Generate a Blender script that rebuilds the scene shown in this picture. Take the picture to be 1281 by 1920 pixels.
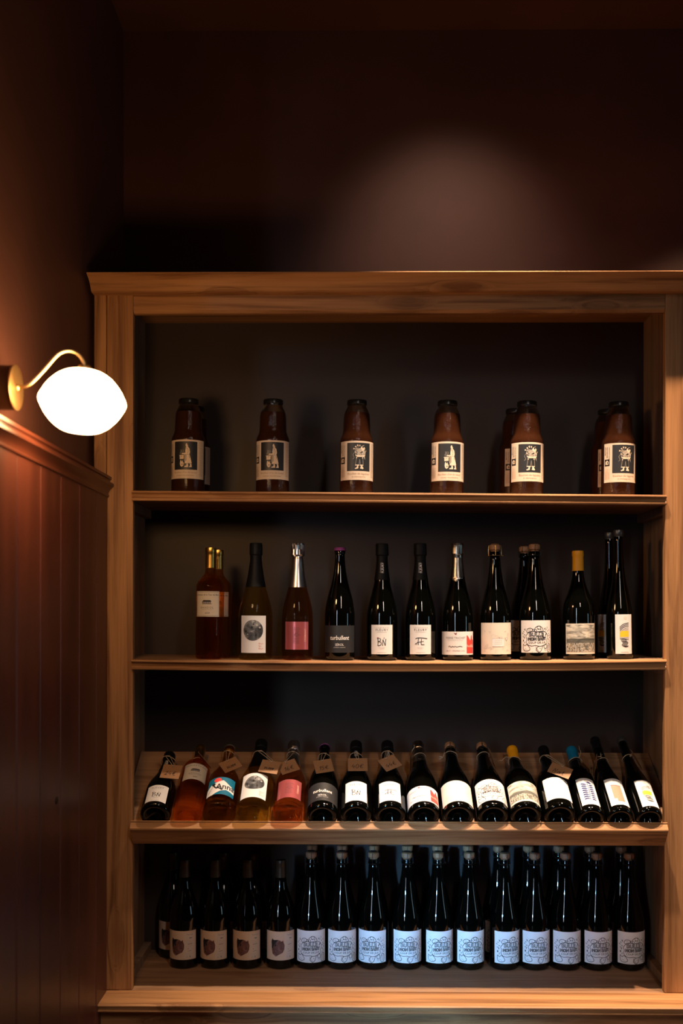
import bpy, bmesh, math, random
from mathutils import Vector, Matrix

for _o in list(bpy.data.objects):
    bpy.data.objects.remove(_o)
C = bpy.context.scene
COL = C.collection
rnd = random.Random(7)

# ------------------------------------------------------------------ camera
EYE = 1.45
DIST = 3.0
F = 2040.0                      # focal length in pixels of the 1281x1920 frame
HX, HY = 640.5, 1150.0          # principal point (horizon row: the lens is shifted up)
YAW, ROLL = 0.0118, 0.0014
CAM = Vector((0.0, -DIST, EYE))
cam_d = bpy.data.cameras.new('camera')
cam = bpy.data.objects.new('camera', cam_d)
COL.objects.link(cam)
RM = (Matrix.Rotation(YAW, 3, 'Z') @ Matrix.Rotation(math.pi / 2, 3, 'X') @ Matrix.Rotation(ROLL, 3, 'Z'))
cam.matrix_world = Matrix.Translation(CAM) @ RM.to_4x4()
cam_d.sensor_fit = 'VERTICAL'
cam_d.sensor_height = 36.0
cam_d.lens = F / 1920 * 36.0
cam_d.shift_y = (HY - 960.0) / 1920.0
cam_d.clip_start = 0.05
cam_d.dof.use_dof = True
cam_d.dof.focus_distance = 3.02
cam_d.dof.aperture_fstop = 2.0
C.camera = cam

# ------------------------------------------------------------------ world, exposure
w = bpy.data.worlds.new('world')
C.world = w
w.use_nodes = True
w.node_tree.nodes['Background'].inputs['Color'].default_value = (1.0, 0.72, 0.6, 1)
w.node_tree.nodes['Background'].inputs['Strength'].default_value = 0.004
C.view_settings.view_transform = 'Standard'
C.view_settings.look = 'None'
C.view_settings.exposure = 0.0
C.view_settings.gamma = 1.0
C.view_settings.use_curve_mapping = False
C.render.film_transparent = False
C.cycles.max_bounces = 10
C.cycles.transmission_bounces = 10
C.cycles.caustics_reflective = False
C.cycles.caustics_refractive = True
C.cycles.sample_clamp_indirect = 3.0
C.cycles.use_denoising = True


def ray(px, py):
    return RM @ Vector((px - HX, HY - py, -F))


def P(px, py, Y):
    """world point seen at a pixel of the photograph, on the vertical plane y = Y"""
    d = ray(px, py)
    return CAM + d * ((Y - CAM.y) / d.y)


def PX(px, py, X):
    """the same on the plane x = X"""
    d = ray(px, py)
    return CAM + d * ((X - CAM.x) / d.x)


# ------------------------------------------------------------------ lamps of the room
def spot(name, loc, target, energy, angle, blend, col, size=0.03):
    l = bpy.data.lights.new(name, 'SPOT')
    l.energy = energy
    l.spot_size = math.radians(angle)
    l.spot_blend = blend
    l.color = col
    l.shadow_soft_size = size
    o = bpy.data.objects.new(name, l)
    COL.objects.link(o)
    o.location = loc
    o.rotation_euler = (Vector(target) - Vector(loc)).to_track_quat('-Z', 'Y').to_euler()
    return o


def area(name, loc, target, sx, sy, energy, col, spread=180):
    l = bpy.data.lights.new(name, 'AREA')
    l.shape = 'RECTANGLE'
    l.size, l.size_y = sx, sy
    l.energy = energy
    l.color = col
    l.spread = math.radians(spread)
    o = bpy.data.objects.new(name, l)
    COL.objects.link(o)
    o.location = loc
    o.rotation_euler = (Vector(target) - Vector(loc)).to_track_quat('-Z', 'Y').to_euler()
    return o


SPOT_COL = (1.0, 0.74, 0.52)
spot('ceiling_spot_shelf', (0.40, -0.43, EYE + 1.84), (0.36, -0.02, EYE - 1.0), 740, 50, 0.9, SPOT_COL)
spot('ceiling_spot_wall', (0.31, -0.40, EYE + 1.84), (0.30, 0.50, EYE + 0.98), 54, 54, 1.0, (1.0, 0.62, 0.43), 0.10)
spot('ceiling_spot_side', (1.25, -0.36, EYE + 1.84), (1.20, 0.10, EYE + 0.1), 560, 74, 1.0, (1.0, 0.64, 0.38))
# daylight outside the two windows behind and beside the camera
area('daylight_rear', (-2.25, -5.75, 1.7), (0.35, 0.2, 0.75), 0.24, 2.3, 3.0, (0.70, 0.85, 1.0), 42)
area('daylight_street', (-2.28, -5.8, 1.5), (0.30, 0.2, 0.54), 0.3, 0.3, 2.0, (0.17, 0.54, 1.0), 8)
area('daylight_side', (4.55, -2.2, 1.25), (0.3, 0.0, 1.2), 0.40, 1.3, 7, (0.55, 0.85, 1.0), 150)
# unseen soft fill added behind the camera to lift the dark boards
area('added_room_fill', (0.75, -3.3, 2.95), (0.3, 0.0, 0.25), 0.16, 1.1, 4.2, (1.0, 0.82, 0.70), 66)

SCONCE_E = 48.0
SCONCE_COL = (1.0, 0.54, 0.22, 1)


# ------------------------------------------------------------------ materials
def new_mat(name):
    m = bpy.data.materials.new(name)
    m.use_nodes = True
    return m, m.node_tree.nodes, m.node_tree.links, m.node_tree.nodes['Principled BSDF']


def flat(name, col, rough=0.6, metal=0.0, trans=0.0, ior=1.45, spec=0.5, coat=0.0):
    m, n, l, b = new_mat(name)
    b.inputs['Base Color'].default_value = (*col, 1)
    b.inputs['Roughness'].default_value = rough
    b.inputs['Metallic'].default_value = metal
    b.inputs['Transmission Weight'].default_value = trans
    b.inputs['IOR'].default_value = ior
    b.inputs['Specular IOR Level'].default_value = spec
    b.inputs['Coat Weight'].default_value = coat
    b.inputs['Coat Roughness'].default_value = 0.05
    return m


def node(n, kind, **kw):
    x = n.new(kind)
    for k, v in kw.items():
        setattr(x, k, v)
    return x


def ramp(n, stops):
    r = n.new('ShaderNodeValToRGB')
    e = r.color_ramp.elements
    while len(e) < len(stops):
        e.new(0.5)
    for q, (p, c) in zip(e, stops):
        q.position = p
        q.color = (*c, 1)
    return r


def wood(name, axis, base=(0.41, 0.208, 0.088), dark=(0.19, 0.083, 0.030), knots=1.0, rough=0.55):
    """grain running along one axis ('X' or 'Z'), with knots and a little bump"""
    m, n, l, b = new_mat(name)
    tc = node(n, 'ShaderNodeTexCoord')
    oi = node(n, 'ShaderNodeObjectInfo')
    mul = node(n, 'ShaderNodeMath', operation='MULTIPLY')
    mul.inputs[1].default_value = 37.0
    l.new(oi.outputs['Random'], mul.inputs[0])
    add = node(n, 'ShaderNodeVectorMath', operation='ADD')
    l.new(tc.outputs['Object'], add.inputs[0])
    l.new(mul.outputs[0], add.inputs[1])
    # knots bend the grain
    kmap = node(n, 'ShaderNodeMapping')
    kmap.inputs['Scale'].default_value = (2.8, 10, 10) if axis == 'X' else (10, 10, 2.8)
    l.new(add.outputs[0], kmap.inputs['Vector'])
    vor = node(n, 'ShaderNodeTexVoronoi')
    vor.inputs['Scale'].default_value = 1.0
    l.new(kmap.outputs[0], vor.inputs['Vector'])
    kr = ramp(n, [(0.0, (1, 1, 1)), (0.17, (0.7, 0.7, 0.7)), (0.27, (0.10, 0.10, 0.10)), (0.40, (0, 0, 0))])
    l.new(vor.outputs['Distance'], kr.inputs[0])
    gmap = node(n, 'ShaderNodeMapping')
    gmap.inputs['Scale'].default_value = (1.1, 26, 26) if axis == 'X' else (26, 26, 1.1)
    l.new(add.outputs[0], gmap.inputs['Vector'])
    dist = node(n, 'ShaderNodeVectorMath', operation='ADD')
    sc = node(n, 'ShaderNodeVectorMath', operation='SCALE')
    sc.inputs['Scale'].default_value = 0.9
    l.new(kr.outputs[0], sc.inputs[0])
    l.new(gmap.outputs[0], dist.inputs[0])
    l.new(sc.outputs[0], dist.inputs[1])
    g1 = node(n, 'ShaderNodeTexNoise')
    g1.inputs['Scale'].default_value = 1.0
    g1.inputs['Detail'].default_value = 6
    g1.inputs['Roughness'].default_value = 0.62
    g1.inputs['Distortion'].default_value = 0.7
    l.new(dist.outputs[0], g1.inputs['Vector'])
    fmap = node(n, 'ShaderNodeMapping')
    fmap.inputs['Scale'].default_value = (7, 240, 240) if axis == 'X' else (240, 240, 7)
    l.new(add.outputs[0], fmap.inputs['Vector'])
    g2 = node(n, 'ShaderNodeTexNoise')
    g2.inputs['Scale'].default_value = 1.0
    g2.inputs['Detail'].default_value = 3
    l.new(fmap.outputs[0], g2.inputs['Vector'])
    big = node(n, 'ShaderNodeTexNoise')
    big.inputs['Scale'].default_value = 2.3
    big.inputs['Detail'].default_value = 2
    l.new(add.outputs[0], big.inputs['Vector'])
    r1 = ramp(n, [(0.34, dark), (0.51, base), (0.68, tuple(min(1, c * 1.16) for c in base))])
    l.new(g1.outputs['Fac'], r1.inputs[0])
    m1 = node(n, 'ShaderNodeMix', data_type='RGBA', blend_type='MULTIPLY')
    m1.inputs['Factor'].default_value = 0.45
    r2 = ramp(n, [(0.35, (0.66, 0.6, 0.55)), (0.62, (1, 1, 1))])
    l.new(g2.outputs['Fac'], r2.inputs[0])
    l.new(r1.outputs[0], m1.inputs['A'])
    l.new(r2.outputs[0], m1.inputs['B'])
    m2 = node(n, 'ShaderNodeMix', data_type='RGBA', blend_type='MULTIPLY')
    m2.inputs['Factor'].default_value = 0.5
    r3 = ramp(n, [(0.35, (0.72, 0.66, 0.6)), (0.65, (1.05, 1.05, 1.05))])
    l.new(big.outputs['Fac'], r3.inputs[0])
    l.new(m1.outputs['Result'], m2.inputs['A'])
    l.new(r3.outputs[0], m2.inputs['B'])
    m3 = node(n, 'ShaderNodeMix', data_type='RGBA')
    kf = node(n, 'ShaderNodeMath', operation='MULTIPLY')
    kf.inputs[1].default_value = 0.72 * knots
    l.new(kr.outputs[0], kf.inputs[0])
    l.new(kf.outputs[0], m3.inputs['Factor'])
    l.new(m2.outputs['Result'], m3.inputs['A'])
    m3.inputs['B'].default_value = (0.14, 0.052, 0.018, 1)
    l.new(m3.outputs['Result'], b.inputs['Base Color'])
    b.inputs['Roughness'].default_value = rough
    b.inputs['Specular IOR Level'].default_value = 0.35
    bp = node(n, 'ShaderNodeBump')
    bp.inputs['Strength'].default_value = 0.25
    bp.inputs['Distance'].default_value = 0.0015
    l.new(g2.outputs['Fac'], bp.inputs['Height'])
    l.new(bp.outputs[0], b.inputs['Normal'])
    return m


def paint(name, col, rough, grain=0.10, bump=0.1, streak=None):
    """brushed wall paint with slight unevenness"""
    m, n, l, b = new_mat(name)
    tc = node(n, 'ShaderNodeTexCoord')
    mp = node(n, 'ShaderNodeMapping')
    mp.inputs['Scale'].default_value = streak or (1, 1, 1)
    l.new(tc.outputs['Object'], mp.inputs['Vector'])
    a = node(n, 'ShaderNodeTexNoise')
    a.inputs['Scale'].default_value = 3.0
    a.inputs['Detail'].default_value = 5
    l.new(mp.outputs[0], a.inputs['Vector'])
    r = ramp(n, [(0.3, tuple(c * (1 - grain * 2) for c in col)), (0.7, tuple(c * (1 + grain) for c in col))])
    l.new(a.outputs['Fac'], r.inputs[0])
    l.new(r.outputs[0], b.inputs['Base Color'])
    f = node(n, 'ShaderNodeTexNoise')
    f.inputs['Scale'].default_value = 260
    f.inputs['Detail'].default_value = 2
    l.new(tc.outputs['Object'], f.inputs['Vector'])
    bp = node(n, 'ShaderNodeBump')
    bp.inputs['Strength'].default_value = bump
    bp.inputs['Distance'].default_value = 0.001
    l.new(f.outputs['Fac'], bp.inputs['Height'])
    l.new(bp.outputs[0], b.inputs['Normal'])
    b.inputs['Roughness'].default_value = rough
    b.inputs['Specular IOR Level'].default_value = 0.4
    return m


def noise_print(name, stops, scale, detail=5, z0=None, h=None, stretch=(1, 1, 1), zmix=0.0):
    """a printed photograph: noise (and height on the label) through a ramp"""
    m, n, l, b = new_mat(name)
    tc = node(n, 'ShaderNodeTexCoord')
    mp = node(n, 'ShaderNodeMapping')
    mp.inputs['Scale'].default_value = stretch
    l.new(tc.outputs['Object'], mp.inputs['Vector'])
    a = node(n, 'ShaderNodeTexNoise')
    a.inputs['Scale'].default_value = scale
    a.inputs['Detail'].default_value = detail
    a.inputs['Distortion'].default_value = 0.8
    l.new(mp.outputs[0], a.inputs['Vector'])
    src = a.outputs['Fac']
    if z0 is not None:
        sep = node(n, 'ShaderNodeSeparateXYZ')
        l.new(tc.outputs['Object'], sep.inputs[0])
        mr = node(n, 'ShaderNodeMapRange')
        mr.inputs['From Min'].default_value = z0
        mr.inputs['From Max'].default_value = z0 + h
        l.new(sep.outputs['Z'], mr.inputs['Value'])
        mx = node(n, 'ShaderNodeMix', data_type='FLOAT')
        mx.inputs['Factor'].default_value = zmix
        l.new(a.outputs['Fac'], mx.inputs['A'])
        l.new(mr.outputs[0], mx.inputs['B'])
        src = mx.outputs['Result']
    r = ramp(n, stops)
    l.new(src, r.inputs[0])
    l.new(r.outputs[0], b.inputs['Base Color'])
    b.inputs['Roughness'].default_value = 0.55
    return m


def droplet_glass(name, col, trans, rough=0.06):
    """jar glass: tinted, with fine beads of condensation in the relief"""
    m, n, l, b = new_mat(name)
    tc = node(n, 'ShaderNodeTexCoord')
    v = node(n, 'ShaderNodeTexVoronoi')
    v.inputs['Scale'].default_value = 420
    l.new(tc.outputs['Object'], v.inputs['Vector'])
    bp = node(n, 'ShaderNodeBump')
    bp.inputs['Strength'].default_value = 0.35
    bp.inputs['Distance'].default_value = 0.001
    l.new(v.outputs['Distance'], bp.inputs['Height'])
    l.new(bp.outputs[0], b.inputs['Normal'])
    b.inputs['Base Color'].default_value = (*col, 1)
    b.inputs['Transmission Weight'].default_value = trans
    b.inputs['Roughness'].default_value = rough
    b.inputs['IOR'].default_value = 1.4
    return m


def pane_mat(name, veil, refl, tint=(1, 1, 1)):
    """thin clear sheet: transparent with a reflection and a trace of dust"""
    m, n, l, b = new_mat(name)
    out = n['Material Output']
    t = node(n, 'ShaderNodeBsdfTransparent')
    t.inputs['Color'].default_value = (*tint, 1)
    g = node(n, 'ShaderNodeBsdfGlossy')
    g.inputs['Roughness'].default_value = 0.04
    d = node(n, 'ShaderNodeBsdfDiffuse')
    d.inputs['Color'].default_value = (0.75, 0.78, 0.8, 1)
    a = node(n, 'ShaderNodeMixShader')
    a.inputs[0].default_value = refl
    l.new(t.outputs[0], a.inputs[1])
    l.new(g.outputs[0], a.inputs[2])
    c = node(n, 'ShaderNodeMixShader')
    c.inputs[0].default_value = veil
    l.new(a.outputs[0], c.inputs[1])
    l.new(d.outputs[0], c.inputs[2])
    l.new(c.outputs[0], out.inputs['Surface'])
    return m


M = {}
M['wood_x'] = wood('oak_grain_lengthwise', 'X')
M['wood_z'] = wood('oak_grain_upright', 'Z')
M['wood_board'] = wood('pale_board', 'X', base=(0.34, 0.20, 0.115), dark=(0.22, 0.115, 0.06), knots=0.8)
M['wood_side'] = wood('pale_side_board', 'Z', base=(0.33, 0.20, 0.12), dark=(0.22, 0.12, 0.065), knots=0.6)
M['panel'] = paint('dark_aubergine_paint', (0.031, 0.0180, 0.0145), 0.5, 0.08)
M['wall'] = paint('brown_wall_paint', (0.084, 0.034, 0.025), 0.55, 0.10, 0.15)
M['ceiling'] = paint('red_brown_ceiling_paint', (0.09, 0.035, 0.02), 0.7, 0.10, 0.2)
M['boards'] = paint('oxblood_wainscot_paint', (0.076, 0.0215, 0.0140), 0.38, 0.16, 0.1, streak=(6, 6, 0.8))
M['rail'] = paint('oxblood_rail_paint', (0.082, 0.024, 0.014), 0.30, 0.08, 0.05)
M['floor'] = wood('dark_floor_boards', 'X', base=(0.10, 0.055, 0.03), dark=(0.05, 0.025, 0.012), knots=0.3)
M['hole'] = flat('black_plug', (0.006, 0.005, 0.005), 0.5)
M['brass'] = flat('brushed_brass', (0.72, 0.48, 0.22), 0.32, 1.0)
M['bronze'] = flat('bronzed_rim', (0.10, 0.055, 0.028), 0.45, 0.6)
M['black_glass'] = flat('black_green_glass', (0.0010, 0.0012, 0.0009), 0.035, 0, 0, 1.5, 0.55)


def wine_glass(name, tint):
    """coloured wine in clear glass: part refracting body, part thin clear tint, so lamps shine through it"""
    m, n, l, b = new_mat(name)
    b.inputs['Base Color'].default_value = (*tint, 1)
    b.inputs['Transmission Weight'].default_value = 1.0
    b.inputs['Roughness'].default_value = 0.01
    b.inputs['IOR'].default_value = 1.34
    t = node(n, 'ShaderNodeBsdfTransparent')
    t.inputs['Color'].default_value = (*tint, 1)
    mx = node(n, 'ShaderNodeMixShader')
    mx.inputs[0].default_value = 0.58
    l.new(b.outputs[0], mx.inputs[1])
    l.new(t.outputs[0], mx.inputs[2])
    l.new(mx.outputs[0], n['Material Output'].inputs['Surface'])
    return m


M['rose_glass'] = wine_glass('amber_rose_wine_glass', (0.95, 0.58, 0.27))
M['pink_glass'] = wine_glass('pink_rose_wine_glass', (0.95, 0.60, 0.33))
M['gold_glass'] = wine_glass('golden_wine_glass', (0.99, 0.85, 0.40))
M['olive_glass'] = wine_glass('olive_wine_glass', (0.72, 0.52, 0.12))
M['broth'] = droplet_glass('cloudy_amber_broth', (0.042, 0.0135, 0.0058), 0.3)
M['jar_glass'] = droplet_glass('clear_jar_glass', (0.66, 0.54, 0.42), 1.0)
M['lid'] = flat('black_lid', (0.008, 0.008, 0.008), 0.25)
M['foil_black'] = flat('matt_black_foil', (0.0035, 0.0035, 0.004), 0.55, spec=0.22)
M['foil_silver'] = flat('silver_foil', (0.66, 0.65, 0.66), 0.30, 1.0)
M['foil_pewter'] = flat('pewter_foil', (0.40, 0.36, 0.32), 0.28, 1.0)
M['foil_gold'] = flat('gold_capsule', (0.80, 0.50, 0.13), 0.30, 1.0)
M['foil_yellow'] = flat('yellow_capsule', (0.85, 0.36, 0.006), 0.45)
M['foil_blue'] = flat('blue_capsule', (0.004, 0.16, 0.32), 0.45)
M['crown_purple'] = flat('purple_crown_cap', (0.42, 0.10, 0.38), 0.3, 0.5)
M['crown_silver'] = flat('silver_crown_cap', (0.5, 0.46, 0.40), 0.3, 0.9)
M['cap_dark'] = flat('dark_metal_cap', (0.12, 0.12, 0.12), 0.35, 0.7)
M['wax'] = flat('black_wax', (0.006, 0.006, 0.007), 0.15)
M['olive_capsule'] = flat('olive_brown_capsule', (0.045, 0.032, 0.02), 0.4, 0.2)
M['cork'] = noise_print('cork', [(0.35, (0.22, 0.105, 0.045)), (0.6, (0.38, 0.19, 0.09))], 260, 3)
M['wire_gold'] = flat('gold_wire', (0.75, 0.52, 0.2), 0.3, 1.0)
M['wire_dark'] = flat('dark_wire', (0.03, 0.03, 0.03), 0.35, 0.6)
M['paper'] = flat('white_label_paper', (0.78, 0.76, 0.76), 0.6)
M['paper_cream'] = flat('cream_label_paper', (0.66, 0.54, 0.43), 0.65)
M['paper_ivory'] = flat('ivory_label_paper', (0.74, 0.67, 0.58), 0.65)
M['paper_tan'] = flat('tan_label_paper', (0.62, 0.46, 0.35), 0.65)
M['paper_tan_pale'] = flat('pale_tan_panel', (0.62, 0.50, 0.42), 0.65)
M['paper_black'] = flat('black_label_paper', (0.022, 0.022, 0.025), 0.5)
M['paper_pink'] = flat('pink_foil_label', (0.55, 0.13, 0.14), 0.28, 0.55)
M['ink'] = flat('black_ink', (0.012, 0.012, 0.014), 0.5)
M['ink_grey'] = flat('grey_ink', (0.20, 0.20, 0.22), 0.6)
M['ink_light'] = flat('light_grey_ink', (0.45, 0.43, 0.42), 0.6)
M['ink_brown'] = flat('brown_ink', (0.36, 0.22, 0.14), 0.6)
M['ink_red'] = flat('red_ink', (0.62, 0.06, 0.05), 0.55)
M['ink_pink'] = flat('pale_red_ink', (0.70, 0.30, 0.24), 0.6)
M['ink_rose'] = flat('dark_rose_ink', (0.22, 0.06, 0.07), 0.5)
M['ink_white'] = flat('white_ink', (0.82, 0.80, 0.78), 0.6)
M['ink_night'] = flat('blue_black_print', (0.018, 0.020, 0.024), 0.45)
M['ink_cream'] = flat('cream_print', (0.70, 0.57, 0.44), 0.6)
M['ink_silver'] = flat('grey_cream_print', (0.36, 0.32, 0.28), 0.6)
M['ink_teal'] = flat('teal_print', (0.0, 0.15, 0.26), 0.5)
M['ink_blue'] = flat('deep_blue_print', (0.007, 0.016, 0.13), 0.5)
M['ink_yellow'] = flat('yellow_print', (0.85, 0.55, 0.03), 0.5)
M['ink_salmon'] = flat('salmon_print', (0.34, 0.22, 0.16), 0.6)
M['ink_coral'] = flat('coral_print', (0.80, 0.07, 0.07), 0.5)
M['moon'] = noise_print('moon_photo_print', [(0.34, (0.02, 0.02, 0.024)), (0.48, (0.10, 0.10, 0.11)), (0.60, (0.30, 0.30, 0.30)), (0.72, (0.62, 0.60, 0.58))], 42, 6)
M['rock'] = noise_print('rock_photo_print', [(0.3, (0.035, 0.014, 0.012)), (0.5, (0.125, 0.055, 0.05)), (0.68, (0.24, 0.12, 0.11))], 75, 6)
M['storm_sky'] = noise_print('storm_sky_print', [(0.25, (0.10, 0.10, 0.09)), (0.45, (0.26, 0.25, 0.22)), (0.62, (0.66, 0.62, 0.53))], 34, 4, stretch=(1, 1, 3.2))
M['storm_hill'] = noise_print('storm_hill_print', [(0.3, (0.05, 0.055, 0.05)), (0.7, (0.15, 0.15, 0.13))], 40, 3, stretch=(1, 1, 4))
M['storm_field'] = noise_print('storm_field_print', [(0.38, (0.06, 0.06, 0.05)), (0.5, (0.26, 0.24, 0.20)), (0.62, (0.58, 0.54, 0.46))], 210, 4, stretch=(2, 2, 0.7))
M['card'] = noise_print('kraft_card', [(0.3, (0.31, 0.155, 0.070)), (0.7, (0.37, 0.190, 0.088))], 300, 3)
M['string'] = flat('jute_string', (0.48, 0.36, 0.24), 0.85)
M['window_glass'] = pane_mat('window_glass', 0.0, 0.05)
M['sash'] = flat('dark_sash_paint', (0.03, 0.02, 0.018), 0.4)
me_, n_, l_, b_ = new_mat('glowing_opal_glass')
b_.inputs['Base Color'].default_value = (0.9, 0.85, 0.78, 1)
b_.inputs['Emission Color'].default_value = SCONCE_COL
b_.inputs['Emission Strength'].default_value = SCONCE_E
b_.inputs['Roughness'].default_value = 0.25
M['opal'] = me_


# ------------------------------------------------------------------ object helpers
def link_mesh(name, me, mats, parent=None):
    o = bpy.data.objects.new(name, me)
    COL.objects.link(o)
    if not me.materials:
        for m in (mats if isinstance(mats, (list, tuple)) else [mats]):
            me.materials.append(M[m])
    if parent is not None:
        o.parent = parent
    return o


def from_bm(name, bm, mats, parent=None, smooth=None):
    """bm holds world coordinates; they become local to the parent Empty"""
    if parent is not None:
        p = parent
        off = Vector((0, 0, 0))
        while p is not None:
            off += p.location
            p = p.parent
        bmesh.ops.translate(bm, verts=bm.verts, vec=-off)
    me = bpy.data.meshes.new(name)
    bm.to_mesh(me)
    bm.free()
    if smooth is not None:
        for p in me.polygons:
            p.use_smooth = True
        me.set_sharp_from_angle(angle=math.radians(smooth))
    return link_mesh(name, me, mats, parent)


def thing(name, label, cat, loc=(0, 0, 0), group=None):
    o = bpy.data.objects.new(name, None)
    o.empty_display_size = 0.05
    COL.objects.link(o)
    o.location = loc
    o['label'] = label
    o['category'] = cat
    if group:
        o['group'] = group
    return o


def box_bm(x0, x1, y0, y1, z0, z1, bevel=0.0):
    bm = bmesh.new()
    bmesh.ops.create_cube(bm, size=1.0)
    bmesh.ops.scale(bm, verts=bm.verts, vec=(x1 - x0, y1 - y0, z1 - z0))
    bmesh.ops.translate(bm, verts=bm.verts, vec=((x0 + x1) / 2, (y0 + y1) / 2, (z0 + z1) / 2))
    if bevel:
        bmesh.ops.bevel(bm, geom=bm.edges[:], offset=bevel, segments=2, affect='EDGES', profile=0.6)
    return bm


def box(name, x0, x1, y0, y1, z0, z1, mat, parent=None, bevel=0.0):
    return from_bm(name, box_bm(x0, x1, y0, y1, z0, z1, bevel), mat, parent)


def extrude_x(prof, x0, x1, zf=lambda x: 0.0, n=1, mitre=None):
    """closed profile (y, z) pushed along x; zf gives the height offset at x (sag or slope)"""
    bm = bmesh.new()
    rings = []
    for i in range(n + 1):
        t = i / n
        ring = []
        for (y, z) in prof:
            x = x0 + (x1 - x0) * t
            if mitre:
                e0, e1 = mitre(y, z)
                x = (x0 - e0) + ((x1 + e1) - (x0 - e0)) * t
            ring.append(bm.verts.new((x, y, z + zf(x))))
        rings.append(ring)
    k = len(prof)
    for a, b in zip(rings, rings[1:]):
        for j in range(k):
            bm.faces.new((a[j], b[j], b[(j + 1) % k], a[(j + 1) % k]))
    bm.faces.new(rings[0][::-1])
    bm.faces.new(rings[-1])
    bmesh.ops.recalc_face_normals(bm, faces=bm.faces[:])
    return bm


def extrude_y(prof, y0, y1):
    """closed profile (x, z) pushed along y"""
    bm = bmesh.new()
    a = [bm.verts.new((x, y0, z)) for x, z in prof]
    b = [bm.verts.new((x, y1, z)) for x, z in prof]
    k = len(prof)
    for j in range(k):
        bm.faces.new((a[j], a[(j + 1) % k], b[(j + 1) % k], b[j]))
    bm.faces.new(a)
    bm.faces.new(b[::-1])
    bmesh.ops.recalc_face_normals(bm, faces=bm.faces[:])
    return bm


def lathe_bm(prof, seg=40, jitter=None, close=True):
    """profile of (r, z) from the axis to the axis"""
    bm = bmesh.new()
    rings = []
    for (r, z) in prof:
        if r < 1e-6:
            rings.append([bm.verts.new((0, 0, z))])
        else:
            ring = []
            for i in range(seg):
                a = 2 * math.pi * i / seg
                rr, zz = r, z
                if jitter:
                    rr, zz = jitter(r, z, i, seg)
                ring.append(bm.verts.new((rr * math.cos(a), rr * math.sin(a), zz)))
            rings.append(ring)
    for a, b in zip(rings, rings[1:]):
        if len(a) == 1 and len(b) == 1:
            continue
        for i in range(seg):
            j = (i + 1) % seg
            if len(a) == 1:
                bm.faces.new((a[0], b[j], b[i]))
            elif len(b) == 1:
                bm.faces.new((a[i], a[j], b[0]))
            else:
                bm.faces.new((a[i], a[j], b[j], b[i]))
    if close:
        for ring in (rings[0], rings[-1]):
            if len(ring) > 1:
                bm.faces.new(ring if ring is rings[-1] else ring[::-1])
    bmesh.ops.recalc_face_normals(bm, faces=bm.faces[:])
    return bm


def spline(pts, n=6):
    """Catmull-Rom through (a, b, ...) tuples"""
    out = []
    q = [pts[0]] + list(pts) + [pts[-1]]
    for i in range(1, len(q) - 2):
        p0, p1, p2, p3 = (Vector(q[i - 1]), Vector(q[i]), Vector(q[i + 1]), Vector(q[i + 2]))
        for k in range(n):
            t = k / n
            out.append(0.5 * (2 * p1 + (p2 - p0) * t + (2 * p0 - 5 * p1 + 4 * p2 - p3) * t * t + (3 * p1 - p0 - 3 * p2 + p3) * t ** 3))
    out.append(Vector(q[-2]))
    return out


def tube_bm(pts, r, seg=8, bm=None):
    bm = bm or bmesh.new()
    pts = [Vector(p) for p in pts]
    rings = []
    up = Vector((0.13, 0.31, 0.94))
    for i, p in enumerate(pts):
        d = (pts[min(i + 1, len(pts) - 1)] - pts[max(i - 1, 0)]).normalized()
        s = d.cross(up)
        if s.length < 1e-4:
            s = d.cross(Vector((1, 0, 0)))
        s.normalize()
        t = s.cross(d)
        rr = r[i] if isinstance(r, (list, tuple)) else r
        rings.append([bm.verts.new(p + (s * math.cos(2 * math.pi * k / seg) + t * math.sin(2 * math.pi * k / seg)) * rr) for k in range(seg)])
    for a, b in zip(rings, rings[1:]):
        for k in range(seg):
            bm.faces.new((a[k], a[(k + 1) % seg], b[(k + 1) % seg], b[k]))
    bm.faces.new(rings[0][::-1])
    bm.faces.new(rings[-1])
    return bm


# ------------------------------------------------------------------ room
XW = P(176, 900, 0).x - 0.012          # left wall plane
_c = PX(232, 300, XW)
YW = _c.y                              # wall above and behind the bookcase
ZC = P(640, 57, YW).z                  # ceiling
XR, YR = 4.3, -5.5                     # right wall, rear wall
XL2, YJ = -3.6, -1.0                   # beyond the wainscot the room widens to the left
XB = P(202, 1300, 0).x                 # face of the wainscot boards
EXT = 0.12
ZB = P(209, 894.5, -0.003).z           # top of the wainscot rail


def struct(o):
    o['kind'] = 'structure'
    return o


struct(box('wall_back', XW - EXT, XR + EXT, YW, YW + EXT, 0, ZC, 'wall'))
wl = struct(box('wall_left', XW - EXT, XW, YJ, YW, 0, ZC, 'wall'))
struct(box('wall_jog', XL2, XW - EXT, YJ, YJ + EXT, 0, ZC, 'wall'))
struct(box('ceiling', XL2 - EXT, XR + EXT, YR - EXT, YW + EXT, ZC, ZC + EXT, 'ceiling'))
struct(box('floor', XL2 - EXT, XR + EXT, YR - EXT, YW + EXT, -EXT, 0, 'floor'))
struct(box('wall_far_left', XL2 - EXT, XL2, YR - EXT, YJ + EXT, 0, ZC, 'wall'))


def wall_with_hole(name, axis, at, a0, a1, h0, h1, z0, z1):
    """a wall with one window opening, in four joined pieces"""
    bm = bmesh.new()
    for (p0, p1, q0, q1) in ((a0, h0, 0, ZC), (h1, a1, 0, ZC), (h0, h1, 0, z0), (h0, h1, z1, ZC)):
        b2 = box_bm(p0, p1, at - EXT, at, q0, q1) if axis == 'Y' else box_bm(at, at + EXT, p0, p1, q0, q1)
        me = bpy.data.meshes.new('tmp')
        b2.to_mesh(me)
        b2.free()
        bm.from_mesh(me)
        bpy.data.meshes.remove(me)
    return struct(from_bm(name, bm, 'wall'))


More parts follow.
